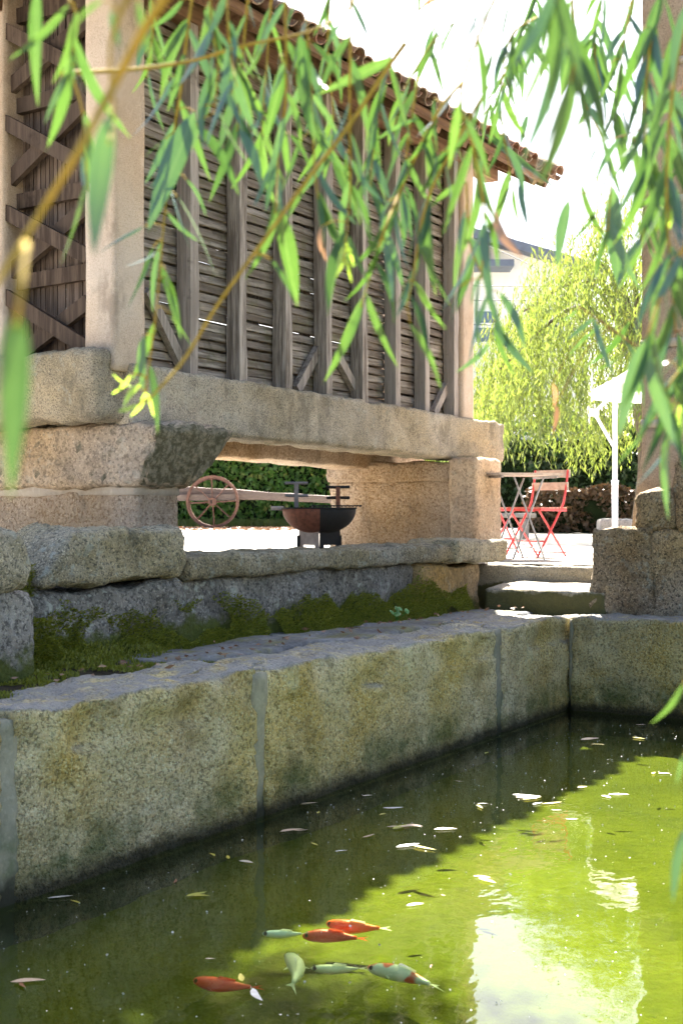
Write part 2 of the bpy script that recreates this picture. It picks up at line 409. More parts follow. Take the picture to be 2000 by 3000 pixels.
# ------------------------------------------------------------------ retaining wall in front of the granary
rw = thing('retaining_wall', (7, 4.55, -.9), 'low mossy granite retaining wall running below the granary', 'wall')
WC = [  # lo, hi, material, amplitude, seed (lower courses then caps)
    ((3.2, 4.2, -.9), (4.29, 4.75, -.33), 'wallrock', .03, 1),
    ((4.42, 4.62, -.9), (4.62, 4.8, -.36), 'wallrock', .02, 2),
    ((4.5, 4.44, -.9), (5.62, 4.8, -.38), 'wallrock', .035, 3),
    ((5.6, 4.45, -.9), (7.06, 4.8, -.36), 'wallrock', .035, 4),
    ((7.04, 4.46, -.9), (8.42, 4.8, -.37), 'wallrock', .035, 5),
    ((8.4, 4.45, -.9), (9.55, 4.8, -.40), 'brownrock', .03, 6),
]
for lo, hi, m, a, s in WC:
    stone('stone', lo, hi, M[m], rw, res=.032, r=.05, amp=a, freq=3.5, seed=60 + s, fine=.012, big=.045)
def blockB(p):
    x, y, z = p
    if x < 4.9: x += (4.9 - x) * max(0, (z + .34)) * 2.3
    return (x, y, z)
def blockA(p):
    x, y, z = p
    if x > 4.05: x -= (x - 4.05) * max(0, z + .22) * 2.5
    return (x, y, z)
stone('capstone', (3.2, 4.16, -.34), (4.22, 4.72, -.085), M['wallcap'], rw, res=.03, r=.06, amp=.035, freq=4.5, seed=70, fine=.012, big=.03, warp=blockA)
stone('capstone', (4.5, 4.38, -.37), (5.62, 4.78, -.085), M['wallcap'], rw, res=.03, r=.05, amp=.035, freq=4.5, seed=71, fine=.012, big=.03, warp=blockB)
def capC(p):
    x, y, z = p
    return (x, y, z + .014 * noise.noise(Vector((x * 1.8, 0, 3))) - (x - 5.6) * .001)
stone('capstone', (5.65, 4.39, -.37), (9.0, 4.8, -.238), M['wallcap'], rw, res=.035, r=.03, amp=.022, freq=5, seed=72, fine=.01, warp=capC)
stone('capstone', (8.9, 4.36, -.395), (9.84, 4.82, -.215), M['wallcap'], rw, res=.035, r=.03, amp=.02, freq=5, seed=73, fine=.01, warp=capC)

# steps up to the yard
st = thing('stone_steps', (9.6, 3.9, -.78), 'two worn stone steps climbing from the pond ledge to the sunny yard', 'steps')
stone('step', (9.36, 3.36, -.95), (10.05, 4.36, -.6), M['step'], st, res=.04, r=.03, amp=.014, freq=5, seed=80, fine=.006, warp=lambda p: (p[0], p[1], p[2] + (max(0, p[0] - 9.4) * .055 if p[2] > -.7 else 0)))
stone('step', (9.97, 3.42, -.9), (10.5, 4.75, -.44), M['step'], st, res=.04, r=.035, amp=.02, freq=5, seed=81, fine=.004)

# rough side wall right of the steps
sw = thing('side_wall', (9.7, 2.7, -.85), 'rough stepped boulder wall beside the steps with lit upper edges', 'wall')
stone('stone', (9.40, 3.02, -.9), (9.95, 3.50, -.115), M['siderock'], sw, res=.035, r=.05, amp=.045, freq=4, seed=90, fine=.014, big=.05)
stone('stone', (9.44, 2.2, -.9), (10.0, 3.06, -.12), M['siderock'], sw, res=.04, r=.05, amp=.045, freq=4, seed=91, fine=.014, big=.05)
stone('stone', (9.46, 2.83, -.13), (9.92, 3.16, .155), M['siderock'], sw, res=.035, r=.05, amp=.04, freq=4, seed=92, fine=.014, big=.03)
stone('stone', (9.44, 2.0, -.13), (9.98, 2.84, .42), M['siderock'], sw, res=.04, r=.06, amp=.045, freq=4, seed=93, fine=.014, big=.04)
stone('stone', (9.46, -2.2, -.9), (10.0, 2.2, -.1), M['siderock'], sw, res=.09, r=.05, amp=.03, freq=4, seed=94)

# right stone pillar
rp = thing('stone_pillar', (10.4, 2.8, -.45), 'tall square granite pillar of stacked blocks behind the rough side wall', 'pillar')
zz = [-.45, .72, 1.36, 2.5, 3.6, 4.7]
for i in range(5):
    def pw_(p, i=i):
        x, y, z = p
        f = max(0, .5 - z) * .14; return (x, y + f if y > 2.9 else y - f, z)
    stone('stone', (10.2, 2.42, zz[i] + .015), (10.85, 3.36, zz[i + 1] - .035), M['pillar'], rp, res=.05, r=.025, amp=.01, freq=4, seed=100 + i, fine=.003, warp=pw_)
    if i: stone('mortar_joint', (10.192, 2.41, zz[i] - .045), (10.84, 3.366, zz[i] + .03), M['paste'], rp, res=.05, r=.01, amp=.012, seed=110 + i)

# ------------------------------------------------------------------ granary
gr = thing('granary', (8.7, 5.9, -.45), 'raised old granary with slatted wooden walls on granite beams and piers', 'granary')
def roughw(s, k=.03):
    return lambda p: (p[0], p[1], p[2] + k * noise.noise(Vector((p[0] * .9, p[1] * .6, s))))
# piers
stone('pier_stone', (6.24, 5.25, -.55), (6.64, 6.75, .16), M['pier'], gr, res=.045, r=.03, amp=.014, freq=4, seed=120, fine=.006)
def capw(p):
    x, y, z = p
    if x > 6.6: x -= (x - 6.6) * max(0, (.52 - z) / .36) * .85        # the far side slopes in to the pier
    if y < 5.5: y += max(0, .5 - z) * .35 * min(1, (5.5 - y) / .3)
    return (x, y, z)
stone('cap_stone', (6.16, 5.04, .15), (7.02, 6.9, .56), M['capend'], gr, res=.034, r=.06, amp=.03, freq=5, seed=121, fine=.013, warp=capw)
stone('mortar_joint', (6.226, 5.24, .1), (6.65, 6.77, .2), M['paste'], gr, res=.06, r=.02, amp=.015, seed=122)
stone('pier_stone', (10.7, 5.3, -.55), (11.2, 6.62, .30), M['pier'], gr, res=.04, r=.03, amp=.018, freq=4, seed=123, fine=.009)
stone('pier_stone', (10.66, 5.03, -.55), (11.22, 5.32, .50), M['cap'], gr, res=.04, r=.04, amp=.016, freq=4, seed=124, fine=.006)
stone('pier_stone', (10.68, 5.30, .28), (11.22, 6.66, .47), M['pier'], gr, res=.045, r=.03, amp=.02, freq=4, seed=125, fine=.006)
# sill beams
def sill(p):
    x, y, z = p
    z2 = z - (x - 6) * .009
    if z < .7: z2 += .02 * noise.noise(Vector((x * 1.1, 2, 0)))
    return (x, y, z2)
stone('sill_beam', (6.2, 5.27, .535), (11.82, 5.66, .93), M['beam'], gr, res=.034, r=.025, amp=.02, freq=5, seed=130, fine=.008, warp=sill)
stone('sill_beam', (6.3, 6.15, .46), (11.8, 6.56, .9), M['pier'], gr, res=.06, r=.04, amp=.016, freq=4, seed=131, fine=.003, warp=sill)
def endsill(p):
    x, y, z = p
    if z < .8: x += (.8 - z) * .25 * (1 if x < 6.2 else 0)
    return (x, y, z + .03 * noise.noise(Vector((y * 1.5, 4, 0))))
stone('sill_beam', (5.93, 5.33, .56), (6.42, 7.0, 1.0), M['beam'], gr, res=.036, r=.06, amp=.035, freq=4, seed=132, fine=.009, warp=endsill)
V, F = join(*[bar((6.4, 5.6 + .14 * i, .72), (11.4, 5.6 + .14 * i, .70), .13, .03, (0, 1, 0)) for i in range(5)])
mesh_obj('floor', V, F, M['board'], gr)
# corner posts
for i, (a, b, c_, d_) in enumerate(((6.08, 6.36, 5.3, 5.55), (6.08, 6.34, 6.25, 6.5), (10.93, 11.17, 5.3, 5.56), (10.93, 11.17, 6.25, 6.5))):
    zb = 1.0 if i == 1 else .93 if i == 0 else .87
    stone('corner_post', (a, c_, zb - .06), (b, d_, 3.5), M['post'], gr, res=.05, r=.015, amp=.005, freq=3, seed=140 + i, fine=.001)
# slatted side wall
stx = [6.91, 7.47, 8.05, 8.62, 9.18, 9.74, 10.28, 10.86]
for i, x in enumerate(stx):
    zb = .93 - (x - 6) * .009
    V, F = rough_box((x - .047, 5.33, zb - .03), (x + .047, 5.45, 3.42), res=.09, r=.012, amp=.008, freq=3, seed=150 + i)
    mesh_obj('stud', V, F, M['stud'], gr)
edges = [6.36] + stx + [10.93]
bm = []
for k in range(4):
    V, F = rough_box((-.5, -.006, -.027), (.5, .006, .027), res=.055, r=.004, amp=.0045, freq=7, seed=160 + k)
    bm.append(raw_mesh('slat', V, F, M['slat']))
ns = 37
for b in range(8):
    a, e = edges[b], edges[b + 1]
    if b == 7: e = 10.86
    for k in range(ns):
        z = .97 + k * .0655 - (a - 6) * .009
        Mx = Matrix.Translation(((a + e) / 2, 5.475 + random.uniform(-.006, .006), z + random.uniform(-.009, .009))) @ \
            Matrix.Rotation(random.gauss(0, .011), 4, 'Y') @ Matrix.Rotation(R(-14) + random.gauss(0, .07), 4, 'X') @ \
            Matrix.Diagonal((e - a, 1.2, random.uniform(1.03, 1.17), 1))
        inst('slat', bm[random.randrange(4)], Mx, gr)
V, F = join(*[bar((6.36, 6.33, 1.0 + k * .0655), (10.95, 6.33, .96 + k * .0655), .014, random.uniform(.056, .064), (0, 1, 0)) for k in range(37)])
o = mesh_obj('far_slats', V, F, M['slat'], gr); o['kind'] = 'stuff'
for x in (7.2, 8.05, 8.9, 9.7, 10.5):
    V, F = bar((x, 6.26, .85), (x, 6.26, 3.45), .1, .1); mesh_obj('stud', V, F, M['stud'], gr)
# diagonal braces low on the side wall
def Yp(px, py, Y):
    t = (px - 1000) / FOC; X = Y * (CF + SF * t) / (SF - CF * t); d = CF * X + SF * Y
    return Vector((X, Y, -(py - 1500) / FOC * d))
for (a, b, c_, d_) in ((868, 1142, 957, 975), (983, 1035, 1052, 1165), (430, 850, 540, 1085), (1268, 1212, 1332, 1075)):
    V, F = bar(Yp(a, b, 5.43), Yp(c_, d_, 5.43), .075, .05, (1, 0, -.2)); mesh_obj('brace', V, F, M['stud'], gr)
# boarded end wall with crossed braces
bmz = []
for k in range(3):
    V, F = rough_box((-.006, -.5, 0), (.006, .5, 2.5), res=.4, r=.002, amp=.004, freq=3, seed=170 + k)
    bmz.append(raw_mesh('board', V, F, M['board']))
yb = 5.54
for k in range(20):
    wd = .034 + random.uniform(-.004, .004)
    inst('board', bmz[k % 3], Matrix.Translation((6.26 + random.uniform(-.004, .004), yb + wd / 2, .96)) @ Matrix.Diagonal((1, wd * .93, 1, 1)), gr)
    yb += wd + .002
def Xp(px, py, X):
    t = (px - 1000) / FOC; Y = X * (SF - CF * t) / (CF + SF * t); d = CF * X + SF * Y
    return Vector((X, Y, -(py - 1500) / FOC * d))
def endbrace(a, b, c_, d_, wd, X, name='brace'):
    p, q = Xp(a, b, X), Xp(c_, d_, X)
    V, F = bar(p, q, .045, wd, (1, 0, 0))
    # subdivide-free; a slight random roll keeps the pieces from looking stamped
    mesh_obj(name, V, F, M['brace'], gr)
for (a, b, c_, d_) in ((-20, 70, 262, -5), (-20, 332, 262, 262), (-20, 607, 262, 553), (-20, 842, 262, 796)):
    endbrace(a, b, c_, d_, .1, 6.215, 'rail')
for (a, b, c_, d_) in ((-20, 300, 262, 60), (-20, 580, 262, 292), (-10, 835, 262, 605), (60, 1040, 262, 885)):
    endbrace(a, b, c_, d_, .1, 6.165)
for (a, b, c_, d_) in ((-20, 70, 262, 215), (-20, 338, 262, 490), (-20, 600, 262, 752), (-10, 850, 262, 1022)):
    endbrace(a, b, c_, d_, .095, 6.12)
V, F = join(*[bar((11.1, 5.57 + .068 * k, .9), (11.1, 5.57 + .068 * k, 3.4), .03, .064, (1, 0, 0)) for k in range(10)])
o = mesh_obj('far_end_boards', V, F, M['board'], gr); o['kind'] = 'stuff'
# wall plates, rafters, roof boards
for (y, z) in ((5.38, 3.34), (6.33, 3.34)):
    V, F = rough_box((5.6, y - .07, z - .08), (11.75, y + .07, z + .08), res=.2, r=.015, amp=.008, freq=2, seed=180 + int(y)); mesh_obj('wall_plate', V, F, M['eave'], gr)
RY, RZ, EY, EZ = 5.86, 3.74, 4.86, 3.24
for k in range(13):
    x = 5.6 + k * .51
    for s in (1, -1):
        ey = EY if s > 0 else 2 * RY - EY
        V, F = bar((x, ey + .05 * s, EZ - .03), (x, RY, RZ - .03), .07, .09); mesh_obj('rafter', V, F, M['eave'], gr)
V, F = join(bar((8.6, EY + .02, EZ + .035), (8.6, RY, RZ + .035), 6.6, .02, (1, 0, 0)), bar((8.6, 2 * RY - EY - .02, EZ + .035), (8.6, RY, RZ + .035), 6.6, .02, (1, 0, 0)))
roof = mesh_obj('roof', V, F, M['eave'], gr)
V, F = bar((5.3, EY + .03, EZ + .0), (11.9, EY + .03, EZ + .0), .05, .05, (0, 1, 0)); mesh_obj('eave_batten', V, F, M['eave'], roof)
def barrel(L, r0, r1, up, th=.014, n=8):
    V, F = [], []
    for (yy, r) in ((0, r0), (L, r1)):
        for rr in (r, r - th):
            for k in range(n + 1):
                an = math.pi * k / n; V.append((math.cos(an) * rr, yy, math.sin(an) * rr * .8 * up))
    m = n + 1
    for k in range(n):
        F += [[k, k + 1, 2 * m + k + 1, 2 * m + k], [m + k + 1, m + k, 3 * m + k, 3 * m + k + 1], [k + 1, k, m + k, m + k + 1], [2 * m + k, 2 * m + k + 1, 3 * m + k + 1, 3 * m + k]]
    F += [[0, m, 3 * m, 2 * m][::-1], [n, m + n, 3 * m + n, 2 * m + n]]
    return V, F
tv = [raw_mesh('tile', *barrel(.44, .082, .066, 1), M['tile'], False) for _ in range(2)]
tch = raw_mesh('channel_tile', *barrel(.44, .072, .085, -1), M['tile'], False)
slope = math.atan2(RZ - EZ, RY - EY); sl_len = math.hypot(RZ - EZ, RY - EY)
for i in range(34):
    x = 5.34 + i * .2
    for k in range(3):
        s0 = -.06 + k * .37 + random.uniform(-.02, .02)
        base = Matrix.Translation((x + random.uniform(-.02, .02), EY + random.uniform(-.03, .02) + s0 * math.cos(slope), EZ + s0 * math.sin(slope) + .105 + .012 * k)) @ \
            Matrix.Rotation(slope + .05, 4, 'X') @ Matrix.Rotation(random.gauss(0, .03), 4, 'Z')
        inst('tile', tv[0], base, roof)
        inst('channel_tile', tch, Matrix.Translation((.104, -.02, -.004)) @ base, roof)
parts = []
for i in range(34):
    x = 5.34 + i * .2
    for k in range(3):
        s0 = -.06 + k * .37
        Mt = Matrix.Translation((x, 2 * RY - EY - s0 * math.cos(slope), EZ + s0 * math.sin(slope) + .105 + .012 * k)) @ Matrix.Rotation(math.pi, 4, 'Z') @ Matrix.Rotation(slope + .05, 4, 'X')
        v, f = barrel(.44, .082, .066, 1, n=6); parts.append(([Mt @ Vector(q) for q in v], f))
o = mesh_obj('rear_tiles', *join(*parts), M['tile'], roof); o['kind'] = 'stuff'
for k in range(17):
    inst('ridge_tile', tv[1], Matrix.Translation((5.3 + k * .388, RY, RZ + .14)) @ Matrix.Rotation(R(-90), 4, 'Z') @ Matrix.Diagonal((1.4, 1, 1.3, 1)), roof)
# verge: a big round tile closes the gable edge
for k in range(3):
    s0 = -.1 + k * .37
    inst('verge_tile', tv[1], Matrix.Translation((11.97, EY + s0 * math.cos(slope), EZ + s0 * math.sin(slope) + .12)) @ Matrix.Rotation(slope + .05, 4, 'X') @ Matrix.Diagonal((1.25, 1, 1.3, 1)), roof)
V, F = bar((11.9, EY, EZ - .01), (11.9, RY, RZ - .01), .05, .12); mesh_obj('verge_board', V, F, M['eave'], roof)
V, F = bar((11.9, 2 * RY - EY, EZ - .01), (11.9, RY, RZ - .01), .05, .12); mesh_obj('verge_board', V, F, M['eave'], roof)
# ------------------------------------------------------------------ barbecue between wall and granary
M['rust'] = plain('rusty_iron', (.2, .075, .045), .75, .2, .45, 30, bumpd=.004)
M['soot_shade'] = plain('soot_shade_iron', (.018, .016, .015), .8, .1, .3, 30)  # near-black iron; also paints the shade on the barbecue's right side
M['galv'] = plain('grey_steel', (.35, .34, .34), .5, .5, .35, 20)
M['bbqgrey'] = plain('faded_steel', (.24, .22, .22), .6, .3, .35, 14)
M['ashwood'] = plain('pale_handle', (.5, .4, .34), .7)
bd = 9.55; bc = at(935, 1489, bd); bc0 = Vector((bc.x, bc.y, -.43))
bq = thing('barbecue', bc0, 'rusty iron bowl barbecue with its right half coloured dark as shade, standing behind the retaining wall', 'barbecue')
def bowl(a0, a1, n=10, m=9, r=.272, dep=.185):
    V, F = [], []
    for i in range(m + 1):
        ph = i / m * math.pi / 2
        for rr in (1.0, .97):
            for k in range(n + 1):
                an = a0 + (a1 - a0) * k / n
                V.append(bc + (RIGHT * math.cos(an) + FWD * math.sin(an)) * (r * rr * math.cos(ph) ** .8) + UP * (-dep * rr * math.sin(ph)))
    w2 = 2 * (n + 1)
    for i in range(m):
        for k in range(n):
            for off, fl in ((0, 0), (n + 1, 1)):
                q = [i * w2 + off + k, i * w2 + off + k + 1, (i + 1) * w2 + off + k + 1, (i + 1) * w2 + off + k]
                F.append(q[::-1] if fl else q)
    for k in range(n): F.append([k, n + 1 + k, n + 2 + k, k + 1])
    return V, F
mesh_obj('bowl', *bowl(R(92), R(272)), M['rust'], bq, True)
mesh_obj('bowl', *bowl(R(-88), R(92)), M['soot_shade'], bq, True)['label'] = 'right half of the bowl coloured dark as shade'
mesh_obj('rim', *tube([bc + (RIGHT * math.cos(a) + FWD * math.sin(a)) * .272 for a in np.linspace(0, 2 * math.pi, 33)], .006, 6, False), M['soot_shade'], bq)
for s, m in ((-1, 'bbqgrey'), (1, 'soot_shade')):            # stand: two folded sheet faces meeting at a front edge, right one coloured dark as shade
    e = bc - FWD * .13; q = bc + RIGHT * s * .15 + FWD * .04
    z1 = -.13; z2 = -.29; pts = []
    def pt(t, z): v = e.lerp(q, t); return Vector((v.x, v.y, bc.z + z))
    outl = [(0.03, z1), (1, z1), (1, z2), (1.06, -.463), (.86, -.463), (.8, z2 + .02), (.22, z2 + .02), (.16, -.463), (.0, -.463)]
    nrm = (q - e).cross(UP).normalized() * .006
    Vf = [pt(*o_) for o_ in outl]; Vb = [v + nrm for v in Vf]; n = len(outl)
    F = [list(range(n)), list(range(2 * n - 1, n - 1, -1))] + [[i, n + i, n + (i + 1) % n, (i + 1) % n] for i in range(n)]
    mesh_obj('stand', Vf + Vb, F, M[m], bq)
for s in (-1, 1):
    e = bc + FWD * .2; q = bc + RIGHT * s * .15 + FWD * .04
    mesh_obj('rear_leg', *bar(Vector((q.x, q.y, bc.z - .2)), Vector((q.x, q.y, -.43)), .03, .02), M['soot_shade'], bq)
mesh_obj('grate', *join(*[bar(bc + UP * .012 - FWD * .2 + RIGHT * x, bc + UP * .012 + FWD * .2 + RIGHT * x, .006, .006) for x in np.linspace(-.05, .3, 14)],
         *[bar(bc + UP * .018 + RIGHT * -.06 + FWD * y, bc + UP * .018 + RIGHT * .31 + FWD * y, .008, .008) for y in (-.2, 0, .2)]), M['soot_shade'], bq)
mesh_obj('handle', *tube([bc + RIGHT * -.355, bc + RIGHT * -.262], .016, 8), M['ashwood'], bq)
for (px, y0, bars, hw) in ((868, 1489, (1415, 1452), .085), (990, 1486, (1427, 1458), .085)):
    dd = bd + (.05 if px < 900 else -.05)
    p = at(px, y0 + 4, dd); q = at(px, bars[0], dd)
    mesh_obj('upright', *bar(p, q, .032, .012, RIGHT), M['bbqgrey'] if px < 900 else M['rust'], bq)
    for b_ in bars:
        c = at(px, b_, dd); mesh_obj('crossbar', *tube([c - RIGHT * hw + FWD * .02, c + RIGHT * hw + FWD * .02], .011, 8), M['soot_shade'] if px > 900 else M['bbqgrey'], bq)

# ------------------------------------------------------------------ old cart
CD = 26.0
wc = at(623, 1470, CD); hubz = wc.z
ct = thing('old_cart', Vector((wc.x, wc.y, ground_z(wc.x, wc.y))), 'old wooden cart with rusty spoked iron wheels in front of the ivy hedge', 'cart')
M['rim'] = plain('rusty_rim', (.17, .085, .06), .7, .2, .35, 12)
M['cartwood'] = wood_mat('cart_wood', (.1, .075, .06), (.22, .17, .14), (.18, .14, .12), vert=False)
def wheel(c, mrim, r=.53):
    ring = lambda rr: [c + (RIGHT * math.cos(a) + UP * math.sin(a)) * rr for a in np.linspace(0, 2 * math.pi, 41)]
    V, F = [], []
    for a in np.linspace(0, 2 * math.pi, 41):
        dv = RIGHT * math.cos(a) + UP * math.sin(a)
        V += [c + dv * r - FWD * .035, c + dv * r + FWD * .035, c + dv * (r - .05) + FWD * .035, c + dv * (r - .05) - FWD * .035]
    for i in range(40):
        for k in range(4): F.append([i * 4 + k, i * 4 + (k + 1) % 4, i * 4 + 4 + (k + 1) % 4, i * 4 + 4 + k])
    o = mesh_obj('wheel', V, F, mrim, ct)
    for k in range(8):
        a = math.pi / 4 * k + .05; dv = RIGHT * math.cos(a) + UP * math.sin(a)
        mesh_obj('spoke', *tube([c + dv * .07, c + dv * (r - .03)], .012, 6), mrim, o)
    mesh_obj('hub', *tube([c - FWD * .1, c + FWD * .1], [.085, .075], 12), mrim, o)
wheel(wc - FWD * .0, M['rim']); wheel(wc + FWD * 1.1 - RIGHT * .1, M['rim'])
mesh_obj('axle', *tube([wc - FWD * .1, wc + FWD * 1.25 - RIGHT * .1], .04, 8), M['soot_shade'], ct)
V, F = rough_box((-1.0, -.07, -.1), (2.9, .07, .1), res=.2, r=.03, amp=.02, freq=2, seed=3)
Mx = Matrix(((RIGHT.x, FWD.x, 0, 0), (RIGHT.y, FWD.y, 0, 0), (0, 0, 1, 0), (0, 0, 0, 1)))
p0 = wc + FWD * .25 + UP * .18
V = [p0 + Mx @ Vector((v[0], v[1], v[2] * (1 - .12 * max(0, v[0])) - .058 * v[0])) for v in V]
mesh_obj('shaft', V, F, M['cartwood'], ct)
V = [Vector(v) + FWD * .55 for v in V]; mesh_obj('shaft', V, F, M['cartwood'], ct)
V, F = bar(wc + FWD * .3 + UP * .08 - RIGHT * .9, wc + FWD * .3 + UP * .1 + RIGHT * .45, .5, .12, FWD); mesh_obj('bed', V, F, M['cartwood'], ct)
mesh_obj('prop', *bar(wc + FWD * .3 - RIGHT * .85 + UP * .1, wc + FWD * .3 - RIGHT * .85 - UP * .53, .1, .1), M['cartwood'], ct)
e_ = p0 + RIGHT * 2.8; mesh_obj('prop', *bar(e_ + UP * -.2, Vector((e_.x, e_.y, ground_z(e_.x, e_.y))), .07, .07), M['cartwood'], ct)

# ------------------------------------------------------------------ bistro table and chairs
M['red'] = plain('red_paint', (.6, .07, .075), .45, 0, .15)
M['greywood'] = plain('silvered_slat', (.5, .42, .36), .8, 0, .3, 20)
M['seatwood'] = plain('worn_red_slat', (.55, .27, .22), .8, 0, .3, 20)
def chair(px, py, d, ang, label):
    b = at(px, py, d); b.z = ground_z(b.x, b.y)
    t = thing('bistro_chair', b, label, 'chair', 'folding chairs round the bistro table')
    f = RIGHT * math.cos(ang) + FWD * math.sin(ang); s = f.cross(UP)            # facing, side
    W, tr_ = .2, .011
    for sd in (-1, 1):
        o_ = b + s * (sd * W)
        # back leg bar rises into the backrest; front bar crosses it
        mesh_obj('leg', *tube(smoothline([o_ + f * .24, o_ - f * .1 + UP * .44, o_ - f * .17 + UP * .58, o_ - f * .22 + UP * .84], 4), tr_, 6), M['red'], t)
        o2 = b + s * (sd * (W - .025))
        mesh_obj('leg', *tube([o2 - f * .22, o2 + f * .19 + UP * .45], tr_, 6), M['red'], t)
    mesh_obj('stretcher', *tube([b - f * .19 + UP * .04 - s * W, b - f * .19 + UP * .04 + s * W], .008, 6), M['red'], t)
    mesh_obj('stretcher', *tube([b + f * .12 + UP * .15 - s * W, b + f * .12 + UP * .15 + s * W], .008, 6), M['red'], t)
    mesh_obj('seat_frame', *join(*[bar(b + s * (sd * W) + f * -.19 + UP * .445, b + s * (sd * W) + f * .2 + UP * .455, .02, .022, s) for sd in (-1, 1)],
             *[bar(b + f * e + UP * .45 - s * W, b + f * e + UP * .45 + s * W, .02, .022, f) for e in (-.19, .2)]), M['red'], t)
    for k in range(7):
        e = -.17 + k * .057
        mesh_obj('seat_slat', *bar(b + f * e + UP * .47 - s * (W + .005), b + f * e + UP * .47 + s * (W + .005), .046, .014, f), M['seatwood'], t)
    for (h_, e) in ((.68, -.195), (.80, -.225)):
        mesh_obj('back_slat', *bar(b + f * e + UP * h_ - s * (W + .02), b + f * e + UP * h_ + s * (W + .02), .075, .016, UP), M['greywood'], t)
    return t
chair(1572, 1632, 12.5, R(222), 'red folding bistro chair with two pale back slats beside the grey-legged table')
chair(1432, 1612, 13.6, R(-60), 'red folding bistro chair half hidden behind the granary pier')
tb = at(1518, 1634, 12.0); tb.z = ground_z(tb.x, tb.y)
t = thing('bistro_table', tb, 'small folding bistro table with wooden slatted top and crossed grey steel legs', 'table')
ta = R(15); tu = RIGHT * math.cos(ta) + FWD * math.sin(ta); tv_ = tu.cross(UP)
for k in range(8):
    e = -.26 + k * .0745
    mesh_obj('top_slat', *bar(tb + tv_ * e + UP * .775 - tu * .31, tb + tv_ * e + UP * .775 + tu * .31, .066, .02, tv_), M['greywood'], t)
mesh_obj('top_frame', *join(*[bar(tb + tu * (s * .27) + UP * .752 - tv_ * .28, tb + tu * (s * .27) + UP * .752 + tv_ * .28, .02, .022, tu) for s in (-1, 1)]), M['galv'], t)
for sd in (-1, 1):
    for a in (-1, 1):
        o_ = tb + tv_ * (sd * (.25 if a > 0 else .23))
        mesh_obj('leg', *tube([o_ + tu * (.15 * a), o_ - tu * (.15 * a) + UP * .75], .009, 6), M['galv'], t)
mesh_obj('stretcher', *tube([tb + tu * .13 + UP * .1 - tv_ * .25, tb + tu * .13 + UP * .1 + tv_ * .25], .007, 6), M['galv'], t)
mesh_obj('stretcher', *tube([tb - tu * .13 + UP * .1 - tv_ * .23, tb - tu * .13 + UP * .1 + tv_ * .23], .007, 6), M['galv'], t)

# ------------------------------------------------------------------ parasol
M['pole'] = plain('white_pole', (.75, .73, .78), .4, .1, .08)
B = NB('parasol_cloth'); s1 = B.bsdf((.82, .8, .78), .9); tr = B.n('ShaderNodeBsdfTranslucent'); tr.inputs[0].default_value = (.8, .78, .76, 1)
mx = B.n('ShaderNodeMixShader'); mx.inputs[0].default_value = .4; B.l(s1, mx.inputs[1]); B.l(tr.outputs[0], mx.inputs[2]); M['cloth'] = B.done(mx.outputs[0])
pd = 15.0; pb = at(1800, 1600, pd); pb.z = ground_z(pb.x, pb.y)
t = thing('parasol', pb, 'white parasol on a pale pole standing in the yard beyond the pillar', 'parasol')
top = 1.55
mesh_obj('pole', *tube([pb, pb + UP * .75], .036, 12), M['pole'], t, True)
mesh_obj('pole', *tube([pb + UP * .75, pb + UP * (top + .42)], .03, 12), M['pole'], t, True)
mesh_obj('collar', *tube([pb + UP * .73, pb + UP * .79], .042, 12), M['pole'], t, True)
mesh_obj('base', *tube([pb, pb + UP * .08], [.25, .2], 16), M['galv'], t)
pc = pb + RIGHT * .62                                # side-arm parasol: canopy hangs beside the pole
V, F = [], []
ap = pc + UP * (top + .62 + .12)
for ring, (rr, hh) in enumerate(((.02, .6), (.35, .42), (.62, .26), (.9, .13))):
    for k in range(8):
        a = R(22.5) + k * math.pi / 4
        V.append(pc + (RIGHT * math.cos(a) + FWD * math.sin(a)) * rr + UP * (top + .18 + hh))
for ring in range(3):
    for k in range(8):
        F.append([ring * 8 + k, (ring + 1) * 8 + k, (ring + 1) * 8 + (k + 1) % 8, ring * 8 + (k + 1) % 8])
can = mesh_obj('canopy', V, F, M['cloth'], t)
V2 = []
for k in range(8):
    a = R(22.5) + k * math.pi / 4; p_ = pc + (RIGHT * math.cos(a) + FWD * math.sin(a)) * .9
    V2 += [p_ + UP * (top + .31), p_ + UP * (top + .2)]
mesh_obj('valance', V2, [[2 * k, 2 * k + 1, (2 * k + 3) % 16, (2 * k + 2) % 16] for k in range(8)], M['cloth'], can)
for k in range(8):
    a = R(22.5) + k * math.pi / 4; dv = RIGHT * math.cos(a) + FWD * math.sin(a)
    mesh_obj('rib', *tube([pc + UP * (top + .74), pc + dv * .88 + UP * (top + .29)], .009, 6), M['pole'], t)
kn = pb - RIGHT * .24 + UP * (top + .02)
mesh_obj('strut', *tube([pb + UP * 1.15, kn], .02, 8), M['pole'], t)
mesh_obj('knuckle', *tube([kn - RIGHT * .05, kn + RIGHT * .05], .045, 10), M['pole'], t)
mesh_obj('arm', *tube([kn, pc + UP * (top + .85)], .022, 8), M['pole'], t)
mesh_obj('hanger', *tube([pc + UP * (top + .86), pc + UP * (top + .7)], .02, 8), M['pole'], t)

